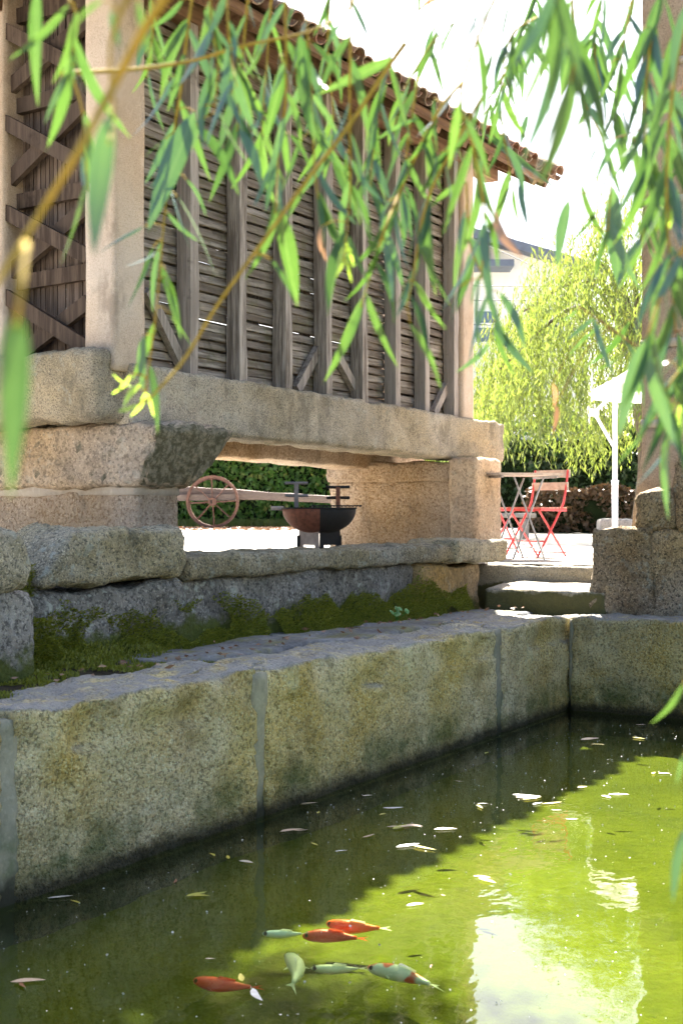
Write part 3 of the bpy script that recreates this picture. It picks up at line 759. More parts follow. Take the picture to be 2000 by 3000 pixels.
# ------------------------------------------------------------------ house behind the yard
M['render'] = plain('cream_render', (.84, .81, .75), .9, 0, .08, 2)
M['slate'] = plain('grey_roof', (.13, .15, .2), .6, 0, .2, 6)
M['pane'] = plain('window_glass', (.1, .14, .2), .1, 0, .1, 3, .8)
M['brick'] = plain('orange_brick', (.5, .2, .1), .8, 0, .2, 12)
M['frame'] = plain('white_frame', (.75, .75, .75), .5, 0, .05)
HD = 34.0
hb = at(1340, 1500, HD + 2.5)
h_ = thing('house', Vector((hb.x, hb.y, -.33)), 'cream rendered house with a grey roof rising behind the willow', 'house')
def hp(r, f, z): return at(1000, 1500, HD) + RIGHT * r + FWD * f + UP * z
def hbox(name, r0, r1, f0, f1, z0, z1, mat, par=None):
    V = [hp(r, f, z) for z in (z0, z1) for (r, f) in ((r0, f0), (r1, f0), (r1, f1), (r0, f1))]
    F = [[3, 2, 1, 0], [4, 5, 6, 7]] + [[i, (i + 1) % 4, 4 + (i + 1) % 4, 4 + i] for i in range(4)]
    return mesh_obj(name, V, F, mat, par or h_)
hbox('wall', .6, 6.4, 0, 6, -.33, 6.4, M['render'])
for (r0, r1, z0, z1) in ((3.52, 4.0, 4.95, 5.25), (3.52, 4.05, 4.45, 4.82), (2.0, 2.9, 4.4, 5.3), (3.4, 4.2, 1.5, 2.7), (5.0, 5.8, 4.3, 5.3), (5.0, 5.8, 1.5, 2.7)):
    o = hbox('window', r0 - .06, r1 + .06, -.05, .02, z0 - .06, z1 + .06, M['frame'])
    hbox('pane', r0, r1, -.06, -.04, z0, z1, M['pane'], o)
# roof: eave falls to the right, slab with soffit
V = [hp(r, f, z) for (f) in (-.5, 6.5) for (r, z) in ((.2, 8.15), (3.2, 7.4), (6.9, 6.35), (6.9, 6.15), (3.2, 7.15), (.2, 7.9))]
F = [[0, 1, 2, 3, 4, 5][::-1], [6, 7, 8, 9, 10, 11]] + [[i, (i + 1) % 6, 6 + (i + 1) % 6, 6 + i] for i in range(6)]
rf = mesh_obj('roof', V, F, M['slate'], h_)
V = [hp(r, f, z) for f in (0, 6) for (r, z) in ((.6, 6.39), (6.4, 6.39), (3.2, 7.14), (.6, 7.78))]
mesh_obj('gable', V, [[0, 1, 2, 3], [7, 6, 5, 4], [0, 3, 7, 4], [1, 5, 6, 2], [2, 6, 7, 3]], M['render'], h_)
hbox('chimney', 3.55, 3.8, -.35, -.1, 6.5, 7.1, M['brick'])
hbox('porch_roof', 2.2, 4.4, -.9, 0, 6.28, 6.45, M['slate'])
M['wire'] = plain('black_cable', (.03, .03, .035), .6)
for i, (pts, lb) in enumerate(((((1380, 700, 33), (1550, 775, 26), (1720, 890, 21)), 'black cable sagging from the house roof down into the willow'),
                               (((1330, 836, 33), (1500, 838, 30), (1900, 836, 26)), 'upper level cable strung across in front of the house'),
                               (((1330, 880, 33), (1500, 880, 30), (1900, 880, 26)), 'middle level cable strung across in front of the house'),
                               (((1330, 950, 33), (1500, 951, 30), (1900, 950, 26)), 'lower level cable strung across in front of the house'))):
    P_ = smoothline([at(*p) for p in pts], 6)
    tag(mesh_obj('overhead_cable', *tube(P_, .012, 5), M['wire'], None, origin=P_[0]), lb, 'cable', 'cables near the house')

# ------------------------------------------------------------------ vegetation helpers
def leaf_cloud(C, D, L, W, droop=None):
    """diamond leaves: centres C, directions D, lengths L, widths W -> verts, faces"""
    n = len(C); D = D / np.linalg.norm(D, axis=1)[:, None]
    Rv = rng.normal(size=(n, 3)); S = np.cross(D, Rv); S /= np.linalg.norm(S, axis=1)[:, None]
    N = np.cross(S, D)
    V = np.empty((n, 4, 3))
    V[:, 0] = C - D * L[:, None] / 2; V[:, 2] = C + D * L[:, None] / 2
    V[:, 1] = C + S * W[:, None] / 2 + N * W[:, None] * .15; V[:, 3] = C - S * W[:, None] / 2 + N * W[:, None] * .15
    F = np.arange(n * 4).reshape(n, 4)
    return V.reshape(-1, 3), F
M['willowleaf'] = leaf_mat('willow_foliage', [(.05, .085, .02), (.09, .13, .025), (.14, .17, .04), (.2, .2, .05)], (.17, .21, .13), .5, True, tcol=(.3, .38, .04))
M['ivy'] = leaf_mat('ivy_foliage', [(.05, .13, .02), (.09, .21, .035), (.15, .29, .05), (.11, .24, .035), (.5, .48, .14)], (.17, .28, .08), .5, True, tcol=(.16, .36, .03))
M['darkleaf'] = leaf_mat('shaded_hedge_foliage', [(.015, .035, .01), (.03, .065, .014), (.05, .1, .02)], (.05, .08, .03), .3, True, tcol=(.06, .14, .02))  # dark greens put the shade under the willow into the leaf colour
M['bark'] = wood_mat('willow_bark', (.1, .075, .05), (.2, .16, .12), (.14, .11, .08))
M['drycl'] = leaf_mat('dry_foliage', [(.07, .04, .02), (.12, .065, .035), (.05, .04, .02)], (.12, .08, .05), .2, True, tcol=(.15, .07, .02))
def hedge(name, p0, p1, h0, h1, th, n, label, mat, dens_mat=None, lsize=.11):
    """leafy bank from p0 to p1 (world xy), heights, thickness"""
    a, b = Vector((*p0, 0)), Vector((*p1, 0)); ax = (b - a).normalized(); nx = Vector((-ax.y, ax.x, 0)); L = (b - a).length
    t = thing(name, Vector(((a + b) / 2).to_tuple()[:2] + (-.36,)), label, 'hedge')
    u = rng.random(n); s = rng.random(n); H = h0 + (h1 - h0) * u
    H = H * (1 + .08 * np.sin(u * L * 2.1) + .06 * np.sin(u * L * 5.3))
    top = rng.random(n) < .25
    z = np.where(top, H - .12 * rng.random(n), H * rng.random(n))
    bulge = .12 * np.sin(u * L * 3.1 + z * 2) + .08 * np.sin(u * L * 7.7 + z * 5)
    dd = np.where(top, (rng.random(n) - .5) * th, (np.where(s < .5, -1, 1)) * (th / 2 + bulge) * (1 - .35 * rng.random(n) ** 2))
    C = np.array(a)[None] + np.array(ax)[None] * (u * L)[:, None] + np.array(nx)[None] * dd[:, None]; C[:, 2] = z - .36
    D = rng.normal(size=(n, 3)) * .7; D[:, 2] -= .5
    V, F = leaf_cloud(C, D, lsize * (.7 + .6 * rng.random(n)), lsize * .75 * (.7 + .6 * rng.random(n)))
    o = mesh_obj('foliage', V, F, mat, t); o['kind'] = 'stuff'
    hm = min(h0, h1) * .86
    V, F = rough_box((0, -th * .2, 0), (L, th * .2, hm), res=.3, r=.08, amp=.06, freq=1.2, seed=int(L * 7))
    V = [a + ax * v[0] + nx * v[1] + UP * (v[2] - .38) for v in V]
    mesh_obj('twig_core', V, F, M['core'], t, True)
    return t
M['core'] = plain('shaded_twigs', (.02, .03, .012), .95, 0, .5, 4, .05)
def gxy(px, d): v = at(px, 1500, d); return (v.x, v.y)
hedge('ivy_hedge', gxy(-250, 33), gxy(1180, 29), 2.9, 3.1, .9, 36000, 'glossy green ivy hedge with yellow tips behind the old cart', M['ivy'], lsize=.13)
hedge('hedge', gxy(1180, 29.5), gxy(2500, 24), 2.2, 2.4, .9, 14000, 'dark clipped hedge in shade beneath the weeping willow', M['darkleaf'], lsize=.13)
hedge('dry_hedge', gxy(1540, 22.3), gxy(2100, 21.3), .72, .82, .5, 3500, 'brown withered low bush in front of the dark hedge', M['drycl'], lsize=.1)
# grass strip under the ivy hedge
n = 9000
u = rng.random(n); v = rng.random(n)
A_, B_ = np.array(at(300, 1500, 29.8)), np.array(at(1150, 1500, 27.6))
C = A_[None] * (1 - u[:, None]) + B_[None] * u[:, None] + np.array(FWD)[None] * (v * 1.6 - .2)[:, None]; C[:, 2] = -.33 + .06
D = rng.normal(size=(n, 3)) * .35; D[:, 2] += 1
M['grass'] = leaf_mat('grass_blade', [(.06, .09, .015), (.1, .12, .025), (.16, .14, .04)], (.1, .12, .03), .4, True)
tag(mesh_obj('grass_strip', *leaf_cloud(C, D, .16 + .14 * rng.random(n), .02 + .01 * rng.random(n)), M['grass'], origin=(A_ + B_) / 2), 'strip of rough grass along the foot of the ivy hedge', 'grass', None, 'stuff')
# fallen leaves strewn on the yard edge
n = 1200
u = rng.random(n); C = np.array([at(450 + 600 * a, 1500, 23.5 + 3.6 * b) for a, b in zip(u, rng.random(n) ** .6)]); C[:, 2] = [ground_z(c[0], c[1]) + .012 for c in C]
D = rng.normal(size=(n, 3)); D[:, 2] *= .1
M['litter'] = leaf_mat('dead_leaf', [(.2, .09, .05), (.3, .15, .08), (.25, .17, .08)], (.25, .15, .1), .1, True, tcol=(.3, .15, .05))
tag(mesh_obj('leaf_litter', *leaf_cloud(C, D, .07 + .04 * rng.random(n), .04 + .02 * rng.random(n)), M['litter'], origin=at(700, 1548, 25)), 'brown fallen leaves strewn over the gravel by the cart', 'leaves', None, 'stuff')

# stone seat, planter
M['seatstone'] = stone_mat('seat_stone', (.33, .3, .27), (.42, .38, .34), spk=.4, stain=.2, bumpd=.006)
b0 = at(1490, 1560, 19.0); sb = thing('stone_bench', (b0.x, b0.y, ground_z(b0.x, b0.y)), 'low grey stone bench in the yard behind the red chairs', 'bench')
def local_box(o, lo, hi, mat, par, name, seed, **k):
    V, F = rough_box(lo, hi, seed=seed, **k); V = [Vector(o) + RIGHT * v[0] + FWD * v[1] + UP * v[2] for v in V]
    return mesh_obj(name, V, F, mat, par, True)
local_box(sb.location, (-1.0, -.16, .3), (.38, .16, .37), M['seatstone'], sb, 'seat', 5, res=.08, r=.02, amp=.006)
for x in (-.8, .22): local_box(sb.location, (x - .06, -.13, -.02), (x + .06, .13, .296), M['seatstone'], sb, 'leg', 6, res=.08, r=.02, amp=.006)
b0 = at(1795, 1560, 17.0); b0.z = ground_z(b0.x, b0.y)
V, F = rough_box((-.2, -.16, 0), (.24, .16, .32), res=.04, r=.04, amp=.01, seed=9); V = [b0 + RIGHT * v[0] + FWD * v[1] + UP * v[2] for v in V]
tag(mesh_obj('stone_block', V, F, M['seatstone'], None, True, origin=b0), 'squared pinkish stone block standing beside the parasol pole', 'stone')

# ------------------------------------------------------------------ weeping willow in the yard
wd_ = 20.5; wb = at(1880, 1560, wd_); wb.z = ground_z(wb.x, wb.y)
t = thing('willow_tree', wb, 'sunlit weeping willow with long yellow-green curtains behind the bistro table', 'tree')
tp = smoothline([wb, wb + UP * 1.2 + RIGHT * .1, wb + UP * 2.4 - RIGHT * .05, wb + UP * 3.6], 5)
mesh_obj('trunk', *tube(tp, list(np.linspace(.2, .1, len(tp))), 10), M['bark'], t, True)
Cs, Ds, Ls, Ws = [], [], [], []
stems = []
for k in range(14):
    a = k * 2.4; rr = random.uniform(1.2, 2.9)
    e = wb + (RIGHT * math.cos(a) + FWD * math.sin(a)) * rr + UP * (4.8 - .45 * rr ** 1.6)
    stems.append(tube(smoothline([wb + UP * 2.6, (wb + UP * 4.0).lerp(e, .45) + UP * .2, e], 5), list(np.linspace(.06, .015, 11)), 6))
mesh_obj('limbs', *join(*stems), M['bark'], t, True)
for k in range(3500):
    a = random.uniform(0, 2 * math.pi); rr = 3.6 * math.sqrt(random.random())
    if random.random() < .35: rr = random.uniform(2.9, 3.7)
    lob = 1 + .16 * math.sin(3 * a + 1) + .1 * math.sin(7 * a)
    rr *= lob
    z0 = 5.25 - .52 * (rr / lob) ** 1.6 + random.gauss(0, .28)
    bot = 1.42 + .35 * math.sin(a * 5 + rr) + random.uniform(-.2, .9)
    ln = min(z0 - bot, random.uniform(.8, 3.4))
    if ln < .3: continue
    p = wb + (RIGHT * math.cos(a) + FWD * math.sin(a)) * rr + UP * z0
    out = (RIGHT * math.cos(a) + FWD * math.sin(a)); tw = Vector((random.gauss(0, .1), random.gauss(0, .1), 0))
    m = int(ln / .055)
    for i in range(m):
        s = i / m * ln
        q = p + out * (.25 * (1 - math.exp(-s * 1.5))) + tw * s - UP * s
        Cs.append(q + Vector((random.gauss(0, .03), random.gauss(0, .03), 0))); Ds.append((random.gauss(0, .45), random.gauss(0, .45), -1)); Ls.append(random.uniform(.09, .17)); Ws.append(random.uniform(.016, .03))
o = mesh_obj('crown', *leaf_cloud(np.array(Cs), np.array(Ds), np.array(Ls), np.array(Ws)), M['willowleaf'], t); o['kind'] = 'stuff'

# ------------------------------------------------------------------ moss cushions, clover, grass tufts on the ledge
M['moss'] = leaf_mat('moss', [(.06, .08, .008), (.145, .17, .015), (.24, .26, .025), (.32, .3, .045)], (.2, .22, .03), .3, True, tcol=(.2, .22, .02))
def moss_patch(n, fn, label, L=.022):
    C, N = [], []
    while len(C) < n:
        r = fn()
        if r is None: continue
        C.append(r[0]); N.append(r[1])
    C = np.array(C); N = np.array(N) + rng.normal(size=(n, 3)) * .45
    o = mesh_obj('moss', *leaf_cloud(C + N * .006, N, L * (.6 + .8 * rng.random(n)), .006 + .005 * rng.random(n)), M['moss'], None, origin=C.mean(0)); 
    return tag(o, label, 'moss', None, 'stuff')
def on_wall():
    x = random.uniform(4.45, 9.2); z = -.78 + abs(random.gauss(0, .17))
    lim = -.5 + .22 * noise.noise(Vector((x * 1.6, 0, 5))) + .12 * noise.noise(Vector((x * 5, 0, 9))) - .02 * (x - 5)
    if z > lim or z > -.36: return None
    if noise.noise(Vector((x * 3, z * 4, 2))) < -.25: return None
    dep = .03 * noise.noise(Vector((x * 3.5, z * 3.5, 1))) 
    y = 4.43 + dep - max(0, (-.62 - z)) * .45
    return (x, y, z), (0, -1, .35)
moss_patch(26000, on_wall, 'thick olive moss growing up the foot of the retaining wall')
def on_ground():
    x = random.uniform(3.7, 5.3); y = random.uniform(3.9, 4.45)
    if noise.noise(Vector((x * 3, y * 3, 7))) < .0 and y < 4.2: return None
    return (x, y, -.755 + .04 * noise.noise(Vector((x * 5, y * 5, 3))) + max(0, y - 4.2) * .35), (0, -.2, 1)
moss_patch(7000, on_ground, 'low moss covering the soil pocket behind the pond coping')
def on_notch():
    z = random.uniform(-.75, -.25); x = 4.4 + random.uniform(-.07, .14) + max(0, -.5 - z) * .4
    return (x, 4.5 - (.12 if z < -.5 else 0) - random.random() * .04, z), (0, -1, .3)
moss_patch(4000, on_notch, 'dark moss filling the notch between the wall blocks')
cl = at(1163, 1808, 8.35); 
t = thing('clover_plant', cl, 'tiny bright green clover growing from the moss on the ledge', 'plant')
M['clover'] = leaf_mat('clover_leaf', [(.03, .2, .03), (.05, .27, .045)], (.05, .2, .05), .4, tcol=(.15, .5, .05))
for k in range(9):
    a = k * 2.4; c = cl + Vector((math.cos(a) * .035 * (k % 3), math.sin(a) * .035 * (k % 3), .02 + .012 * (k % 4)))
    V = [c + Vector((math.cos(b) * .02 * (1 + .25 * math.cos(3 * b)), math.sin(b) * .02 * (1 + .25 * math.cos(3 * b)) * .6, math.sin(b) * .014)) for b in np.linspace(0, 2 * math.pi, 13)[:-1]]
    mesh_obj('leaf', V, [list(range(12))], M['clover'], t)
    mesh_obj('stem', *tube([cl - UP * .02, c], .0015, 4), M['clover'], t)
# ------------------------------------------------------------------ fish
def fishmat(name, base, patch, th, tint=.35):
    B = NB(name); P = B.n('ShaderNodeTexCoord').outputs['Object']
    c = B.mix(B.ramp(B.noise(11, 2, .5, P), th, th + .06), base, patch)
    c = B.mix(B.math('MULTIPLY', B.voro(130, P), .2), c, tuple(x * .6 for x in base))
    return B.done(B.bsdf(c, .35, spec=.5))
RED, WHT = (.75, .07, .015), (.75, .72, .62)
FM = [fishmat('fish_orange', (.95, .13, .02), (.9, .25, .06), .62), fishmat('fish_deep_red', (.85, .06, .02), (.7, .05, .02), .6),
      fishmat('fish_silver', (.75, .85, .9), (.8, .82, .75), .5), fishmat('fish_cream', (.85, .83, .6), (.75, .72, .5), .5), fishmat('fish_white_red', (.72, .73, .66), RED, .56)]
M['finw'] = leaf_mat('pale_fin', [(.7, .72, .62), (.75, .75, .7)], (.7, .72, .62), .4, tcol=(.7, .7, .6))
M['finr'] = leaf_mat('red_fin', [(.6, .06, .03), (.6, .08, .03)], (.6, .06, .03), .4, tcol=(.6, .1, .05))
def fish(hx, hy, tx, ty, dep, mat, fin, label, bend=.06, girth=1.0):
    girth *= 1.2; zf = WZ - dep - .018
    def wp(px, py): d = -zf * FOC / (py - 1500); v = at(px, py, d); v.z = zf; return v
    h, t_ = wp(hx, hy), wp(tx, ty); L = (t_ - h).length; ax = (t_ - h) / L; sd = ax.cross(UP).normalized()
    o_ = (h + t_) / 2
    rt = thing('goldfish', o_, label, 'fish', 'goldfish swimming in the pond')
    def spine(u): return h + ax * (u * L) + sd * (bend * L * math.sin(u * math.pi * 1.25))
    V, F, n = [], [], 10
    us = [0, .03, .09, .18, .3, .42, .55, .68, .78, .84]
    hw = [.004, .03, .05, .066, .075, .073, .06, .04, .024, .02]
    for u, r in zip(us, hw):
        for k in range(n):
            a = 2 * math.pi * k / n; V.append(spine(u) + sd * math.cos(a) * r * L * girth + UP * math.sin(a) * r * L * 1.15 * girth)
    for i in range(len(us) - 1):
        for k in range(n): F.append([i * n + k, i * n + (k + 1) % n, (i + 1) * n + (k + 1) % n, (i + 1) * n + k])
    F += [list(range(n))[::-1], [(len(us) - 1) * n + k for k in range(n)]]
    mesh_obj('body', V, F, mat, rt, True)
    a, e = spine(.82), spine(1.03)
    V = [a, e + UP * .05 * L + sd * .055 * L, spine(.94), e - UP * .06 * L - sd * .06 * L]
    mesh_obj('tail_fin', V, [[0, 1, 2], [0, 2, 3]], fin, rt)
    V = [spine(.36) + UP * .075 * L, spine(.44) + UP * .14 * L + sd * .01, spine(.64) + UP * .09 * L, spine(.62) + UP * .04 * L]
    mesh_obj('dorsal_fin', V, [[0, 1, 2, 3]], fin, rt)
    for s in (-1, 1):
        b = spine(.24) + sd * s * .06 * L - UP * .02 * L; c = spine(.36) + sd * s * .15 * L - UP * .03 * L; d = spine(.31) + sd * s * .07 * L - UP * .03 * L
        mesh_obj('pectoral_fin', [b, c, d], [[0, 1, 2]], fin, rt)
        ey = spine(.07) + sd * s * .036 * L + UP * .022 * L
        mesh_obj('eye', *tube([ey - sd * s * .006, ey + sd * s * .004], .007, 6), M['soot_shade'], rt)
fish(955, 2705, 1140, 2722, .012, FM[0], M['finw'], 'bright orange goldfish with a white tail leading the group at the shadow edge')
fish(885, 2742, 1075, 2748, .024, FM[1], M['finr'], 'deep red goldfish with red fins swimming just below the bright orange one', -.05)
fish(768, 2735, 905, 2735, .014, FM[2], M['finw'], 'slim silvery blue goldfish with its tail by the deep red fish', .04, .85)
fish(838, 2800, 868, 2895, .016, FM[3], M['finw'], 'short cream goldfish pointing up the pond beneath the silvery one', -.08, 1.0)
fish(910, 2836, 1075, 2838, .016, FM[3], M['finw'], 'long pale yellowish goldfish following behind the cream one', .05, .8)
fish(1075, 2835, 1295, 2890, .012, FM[4], M['finw'], 'white goldfish with red patches on head and tail root', -.06, .9)
fish(566, 2872, 765, 2895, .024, FM[1], M['finr'], 'dark red goldfish swimming alone in the shaded water', .05, .95)

# ------------------------------------------------------------------ leaves afloat on the water
def leaf_mesh(name, wid, mat, curl=.1, tw=0.0, seg=7, fold=.25, bendy=0.0):
    V, F = [], []
    for i in range(seg + 1):
        u = i / seg
        wv = wid * (math.sin(math.pi * u ** .8) ** .75) * (1 - .25 * u) * .5 if 0 < u < 1 else .002
        z = -curl * u * u; a = tw * u; yb_ = bendy * math.sin(u * math.pi)
        for k in (-1, 0, 1):
            yy, zz_ = k * wv, (abs(k) * wv * fold)
            V.append((u, yb_ + yy * math.cos(a) - zz_ * math.sin(a), z + yy * math.sin(a) + zz_ * math.cos(a)))
    for i in range(seg):
        for k in (0, 1): F.append([i * 3 + k, i * 3 + 3 + k, i * 3 + 4 + k, i * 3 + 1 + k])
    return raw_mesh(name, V, F, mat, True)
M['fl_y'] = leaf_mat('yellow_fallen_leaf', [(.5, .42, .05), (.55, .5, .12), (.35, .4, .06)], (.5, .45, .2), .2, tcol=(.5, .4, .05))
M['fl_p'] = leaf_mat('pale_fallen_leaf', [(.6, .42, .3), (.62, .55, .45), (.6, .6, .6)], (.6, .55, .5), .1, tcol=(.5, .4, .3))
M['fl_b'] = leaf_mat('brown_fallen_leaf', [(.25, .1, .05), (.35, .14, .06)], (.3, .15, .1), .1, tcol=(.3, .12, .05))
fl = {k: [leaf_mesh('fallen_leaf', .2 + .06 * i, M['fl_' + k], .0, 0, 5, .1, .06 * (i - 1)) for i in range(3)] for k in 'ypb'}
FL = [('p', 1130, 2425, .12, 5), ('y', 1150, 2432, .1, 25), ('p', 1185, 2420, .07, 170), ('y', 1205, 2478, .11, -20), ('p', 1160, 2485, .1, 15), ('p', 1270, 2433, .09, 3),
      ('p', 1060, 2457, .07, 25), ('y', 930, 2480, .05, 60), ('p', 980, 2498, .05, 10), ('p', 1500, 2330, .12, -8), ('y', 1530, 2345, .1, 15), ('p', 1510, 2338, .09, 170),
      ('y', 1400, 2360, .07, -40), ('p', 1395, 2357, .05, 0), ('p', 1560, 2360, .06, 20), ('y', 1585, 2358, .1, 12), ('p', 1780, 2330, .09, 0), ('p', 1760, 2333, .06, -30),
      ('p', 1610, 2376, .05, 0), ('y', 1400, 2575, .08, -25), ('p', 1385, 2570, .06, -10), ('p', 1725, 2165, .06, 10), ('y', 1730, 2182, .07, -8), ('p', 1700, 2170, .12, 12),
      ('p', 1860, 2125, .06, 0), ('y', 1850, 2162, .08, -20), ('p', 1690, 2310, .05, 10), ('p', 1655, 2402, .05, 0), ('p', 1925, 2268, .06, 0), ('y', 1910, 2270, .05, 30),
      ('y', 630, 2512, .05, 60), ('y', 670, 2520, .05, 50), ('p', 700, 2525, .06, -15), ('b', 510, 2590, .045, 45), ('y', 545, 2630, .08, 20), ('y', 560, 2628, .06, 0),
      ('y', 235, 2650, .05, 70), ('p', 140, 2635, .08, 10), ('p', 30, 2882, .09, 5), ('b', 60, 2880, .05, -30), ('p', 600, 2813, .03, 0), ('p', 820, 2440, .1, 14), ('p', 860, 2437, .06, 10),
      ('y', 930, 2386, .04, 40), ('p', 1060, 2335, .05, 10), ('p', 1120, 2370, .09, 5), ('y', 1110, 2390, .04, 20), ('b', 1180, 2430, .03, 0), ('p', 740, 2900, .09, -35), ('y', 710, 2880, .06, 50),
      ('p', 1190, 2658, .06, 12), ('b', 1265, 2830, .03, -50), ('b', 1290, 2625, .02, -20), ('p', 880, 2360, .08, 14), ('p', 1170, 2220, .07, 10), ('p', 1250, 2190, .06, 16), ('y', 1420, 2210, .05, 30), ('p', 1330, 2290, .05, -10)]
fnm = {'y': 'yellow-green willow leaf', 'p': 'pale bleached willow leaf', 'b': 'small rusty brown leaf'}
def fzone(px, py, p):
    if 540 < px < 1310 and 2660 < py < 2940: return 'floating among the goldfish'
    if p.y > 2.98: return 'floating close along the long pond wall'
    if p.x > 7.6: return 'floating near the end wall of the pond'
    edge = 2.78 + .0 * p.x
    if p.y < 2.55: return 'floating on the sunlit green water'
    return 'floating in the shaded middle of the pond'
for i, (k, px, py, L, ang) in enumerate(FL):
    d = -WZ * FOC / (py - 1500); p = at(px, py, d); p.z = WZ + .006
    o = bpy.data.objects.new('fallen_leaf', fl[k][i % 3]); COL.objects.link(o)
    a = math.atan2(RIGHT.y, RIGHT.x) + R(ang) * 2.0
    o.matrix_world = Matrix.Translation(p) @ Matrix.Rotation(a, 4, 'Z') @ Matrix.Rotation(random.uniform(-.12, .12), 4, 'X') @ Matrix.Diagonal((L * 1.2, L * 1.4, L, 1))
    zn = fzone(px, py, p); sz_ = 'long ' if L >= .09 else 'short ' if k != 'b' else ''
    tag(o, sz_ + fnm[k] + ' ' + zn, 'leaf', (sz_ + fnm[k])[:-4] + 'leaves ' + zn)
# seed fluff and specks on the film
n = 900
pxs = np.concatenate([rng.uniform(900, 2000, 600), rng.uniform(0, 1950, 300)]); pys = np.concatenate([2120 + np.abs(rng.normal(0, 220, 600)), rng.uniform(2300, 3000, 300)])
Cp = np.array([at(a, b, -WZ * FOC / (b - 1500)) for a, b in zip(pxs, pys)]); ok = (Cp[:, 0] < PX1 - .03) & (Cp[:, 1] < PY1 - .03)
Cp = Cp[ok]; Cp[:, 2] = WZ + .004; n = len(Cp)
D = rng.normal(size=(n, 3)); D[:, 2] *= .05
sz = .004 + .008 * rng.random(n) ** 2
M['fluff'] = plain('seed_fluff', (.7, .68, .62), .9)
tag(mesh_obj('seed_fluff', *leaf_cloud(Cp, D, sz, sz * .8), M['fluff'], None, origin=Cp.mean(0)), 'tiny pale seed specks scattered over the pond film', 'specks', None, 'stuff')

# ------------------------------------------------------------------ willow over the pond (the near tree)
tk = Vector((5.4, -3.2, -.8))
wt = thing('willow_tree', tk, 'near weeping willow whose blurred leafy twigs hang across the top of the view', 'tree')
tp = smoothline([tk, tk + Vector((-.1, .2, 1.4)), tk + Vector((0, .5, 3.0)), tk + Vector((.3, 1.2, 4.8))], 6)
mesh_obj('trunk', *tube(tp, list(np.linspace(.3, .17, len(tp))), 12), M['bark'], wt, True)
limbs = []
for (e, m_) in (((7.6, 4.3, 4.7), (6.6, 1.5, 5.1)), ((3.5, 2.4, 4.0), (4.5, .2, 4.9)), ((2.2, .6, 3.4), (3.8, -.8, 4.8)), ((8.6, 1.2, 4.9), (7.4, -.8, 5.0)), ((1.2, 1.6, 3.0), (2.6, .6, 4.4))):
    pts = smoothline([tk + Vector((.2, 1.0, 4.2)), m_, e], 6); limbs.append(tube(pts, list(np.linspace(.12, .025, len(pts))), 7))
o = mesh_obj('limbs', *join(*limbs), M['bark'], wt, True)
# high crown, out of the picture, that shades the near water and the hanging twigs
Cs, Ds, Ls, Ws = [], [], [], []
def clump(c, r, n):
    for _ in range(n):
        v = Vector((random.gauss(0, 1), random.gauss(0, 1), random.gauss(0, .55)))
        Cs.append(Vector(c) + v * r * .5); Ds.append((random.gauss(0, .4), random.gauss(0, .4), -1)); Ls.append(random.uniform(.09, .15)); Ws.append(random.uniform(.018, .03))
for _ in range(42):
    clump((random.uniform(1.5, 7.6), random.uniform(-2.4, 1.8), random.uniform(4.1, 5.2)), .75, 330)
for (bx_, by_, n_) in [(a_ - .14, b_, c_) for a_, b_, c_ in ((2.5, 2.7, 700), (2.7, 2.2, 700), (3.1, 2.75, 700), (3.2, 2.3, 800), (3.45, 2.6, 800), (3.5, 2.1, 800), (3.6, 1.75, 600), (2.9, 1.8, 600), (3.3, 1.5, 500), (2.2, 2.3, 500), (3.7, 2.45, 500), (2.6, 3.0, 400))]:
    clump(Vector((bx_, by_, -1.6)) + SUN / SUN.z * random.uniform(6.0, 6.4), .48, n_)
o = mesh_obj('crown', *leaf_cloud(np.array(Cs), np.array(Ds), np.array(Ls), np.array(Ws)), M['willowleaf'], wt); o['kind'] = 'stuff'
K = 2000 / 1568
M['leaf'] = leaf_mat('willow_leaf', [(.015, .048, .018), (.028, .08, .022), (.055, .12, .024), (.1, .18, .035), (.025, .07, .032), (.07, .13, .025)], (.09, .17, .175), .3, rough=.32, tcol=(.13, .27, .025), rib=True)
M['tipleaf'] = leaf_mat('young_willow_leaf', [(.3, .48, .05), (.38, .55, .08)], (.4, .55, .2), .5, tcol=(.5, .7, .06))
M['dryleaf'] = leaf_mat('withered_leaf', [(.3, .15, .08), (.4, .2, .1)], (.35, .25, .2), .3, tcol=(.4, .2, .08))
M['twig'] = plain('yellow_twig', (.36, .25, .04), .85, 0, .3, 60, .1)
M['twigr'] = plain('reddish_twig', (.28, .13, .06), .85, 0, .3, 60, .1)
LM = [leaf_mesh('leaf', wd, M['leaf'], cu, tw, 9, fo, be) for wd, cu, tw, fo, be in ((.125, .08, .3, .3, .04), (.14, .16, -.4, .25, -.05), (.105, .05, .6, .35, .05), (.15, .12, .1, .2, 0), (.13, .22, -.2, .3, .06), (.115, .1, .9, .2, -.04))]
LB = leaf_mesh('leaf', .19, M['leaf'], .08, .2, 10, .15, .02)
LT = leaf_mesh('leaf', .17, M['tipleaf'], .2, .3, 7, .3, .08)
LD = leaf_mesh('leaf', .2, M['dryleaf'], .25, .8, 8, .4, .08)
def place_leaf(me, base, tip, roll, parent, wmul=1.0):
    x = (tip - base); L = x.length; x = x / L
    vdir = base.normalized()                                   # leaf blade mostly turned toward the open side
    nrm = (-vdir - x * (-vdir).dot(x))
    if nrm.length < 1e-3: nrm = x.orthogonal()
    nrm.normalize(); y = nrm.cross(x)
    n2 = nrm * math.cos(roll) + y * math.sin(roll); y2 = n2.cross(x)
    Mx = Matrix(((x.x, y2.x, n2.x, base.x), (x.y, y2.y, n2.y, base.y), (x.z, y2.z, n2.z, base.z), (0, 0, 0, 1))) @ Matrix.Diagonal((L, L * wmul, L, 1))
    return inst('leaf', me, Mx, parent)
ST = []   # strands: points (v px), depth0, depth1, radius m, auto leaves, red?
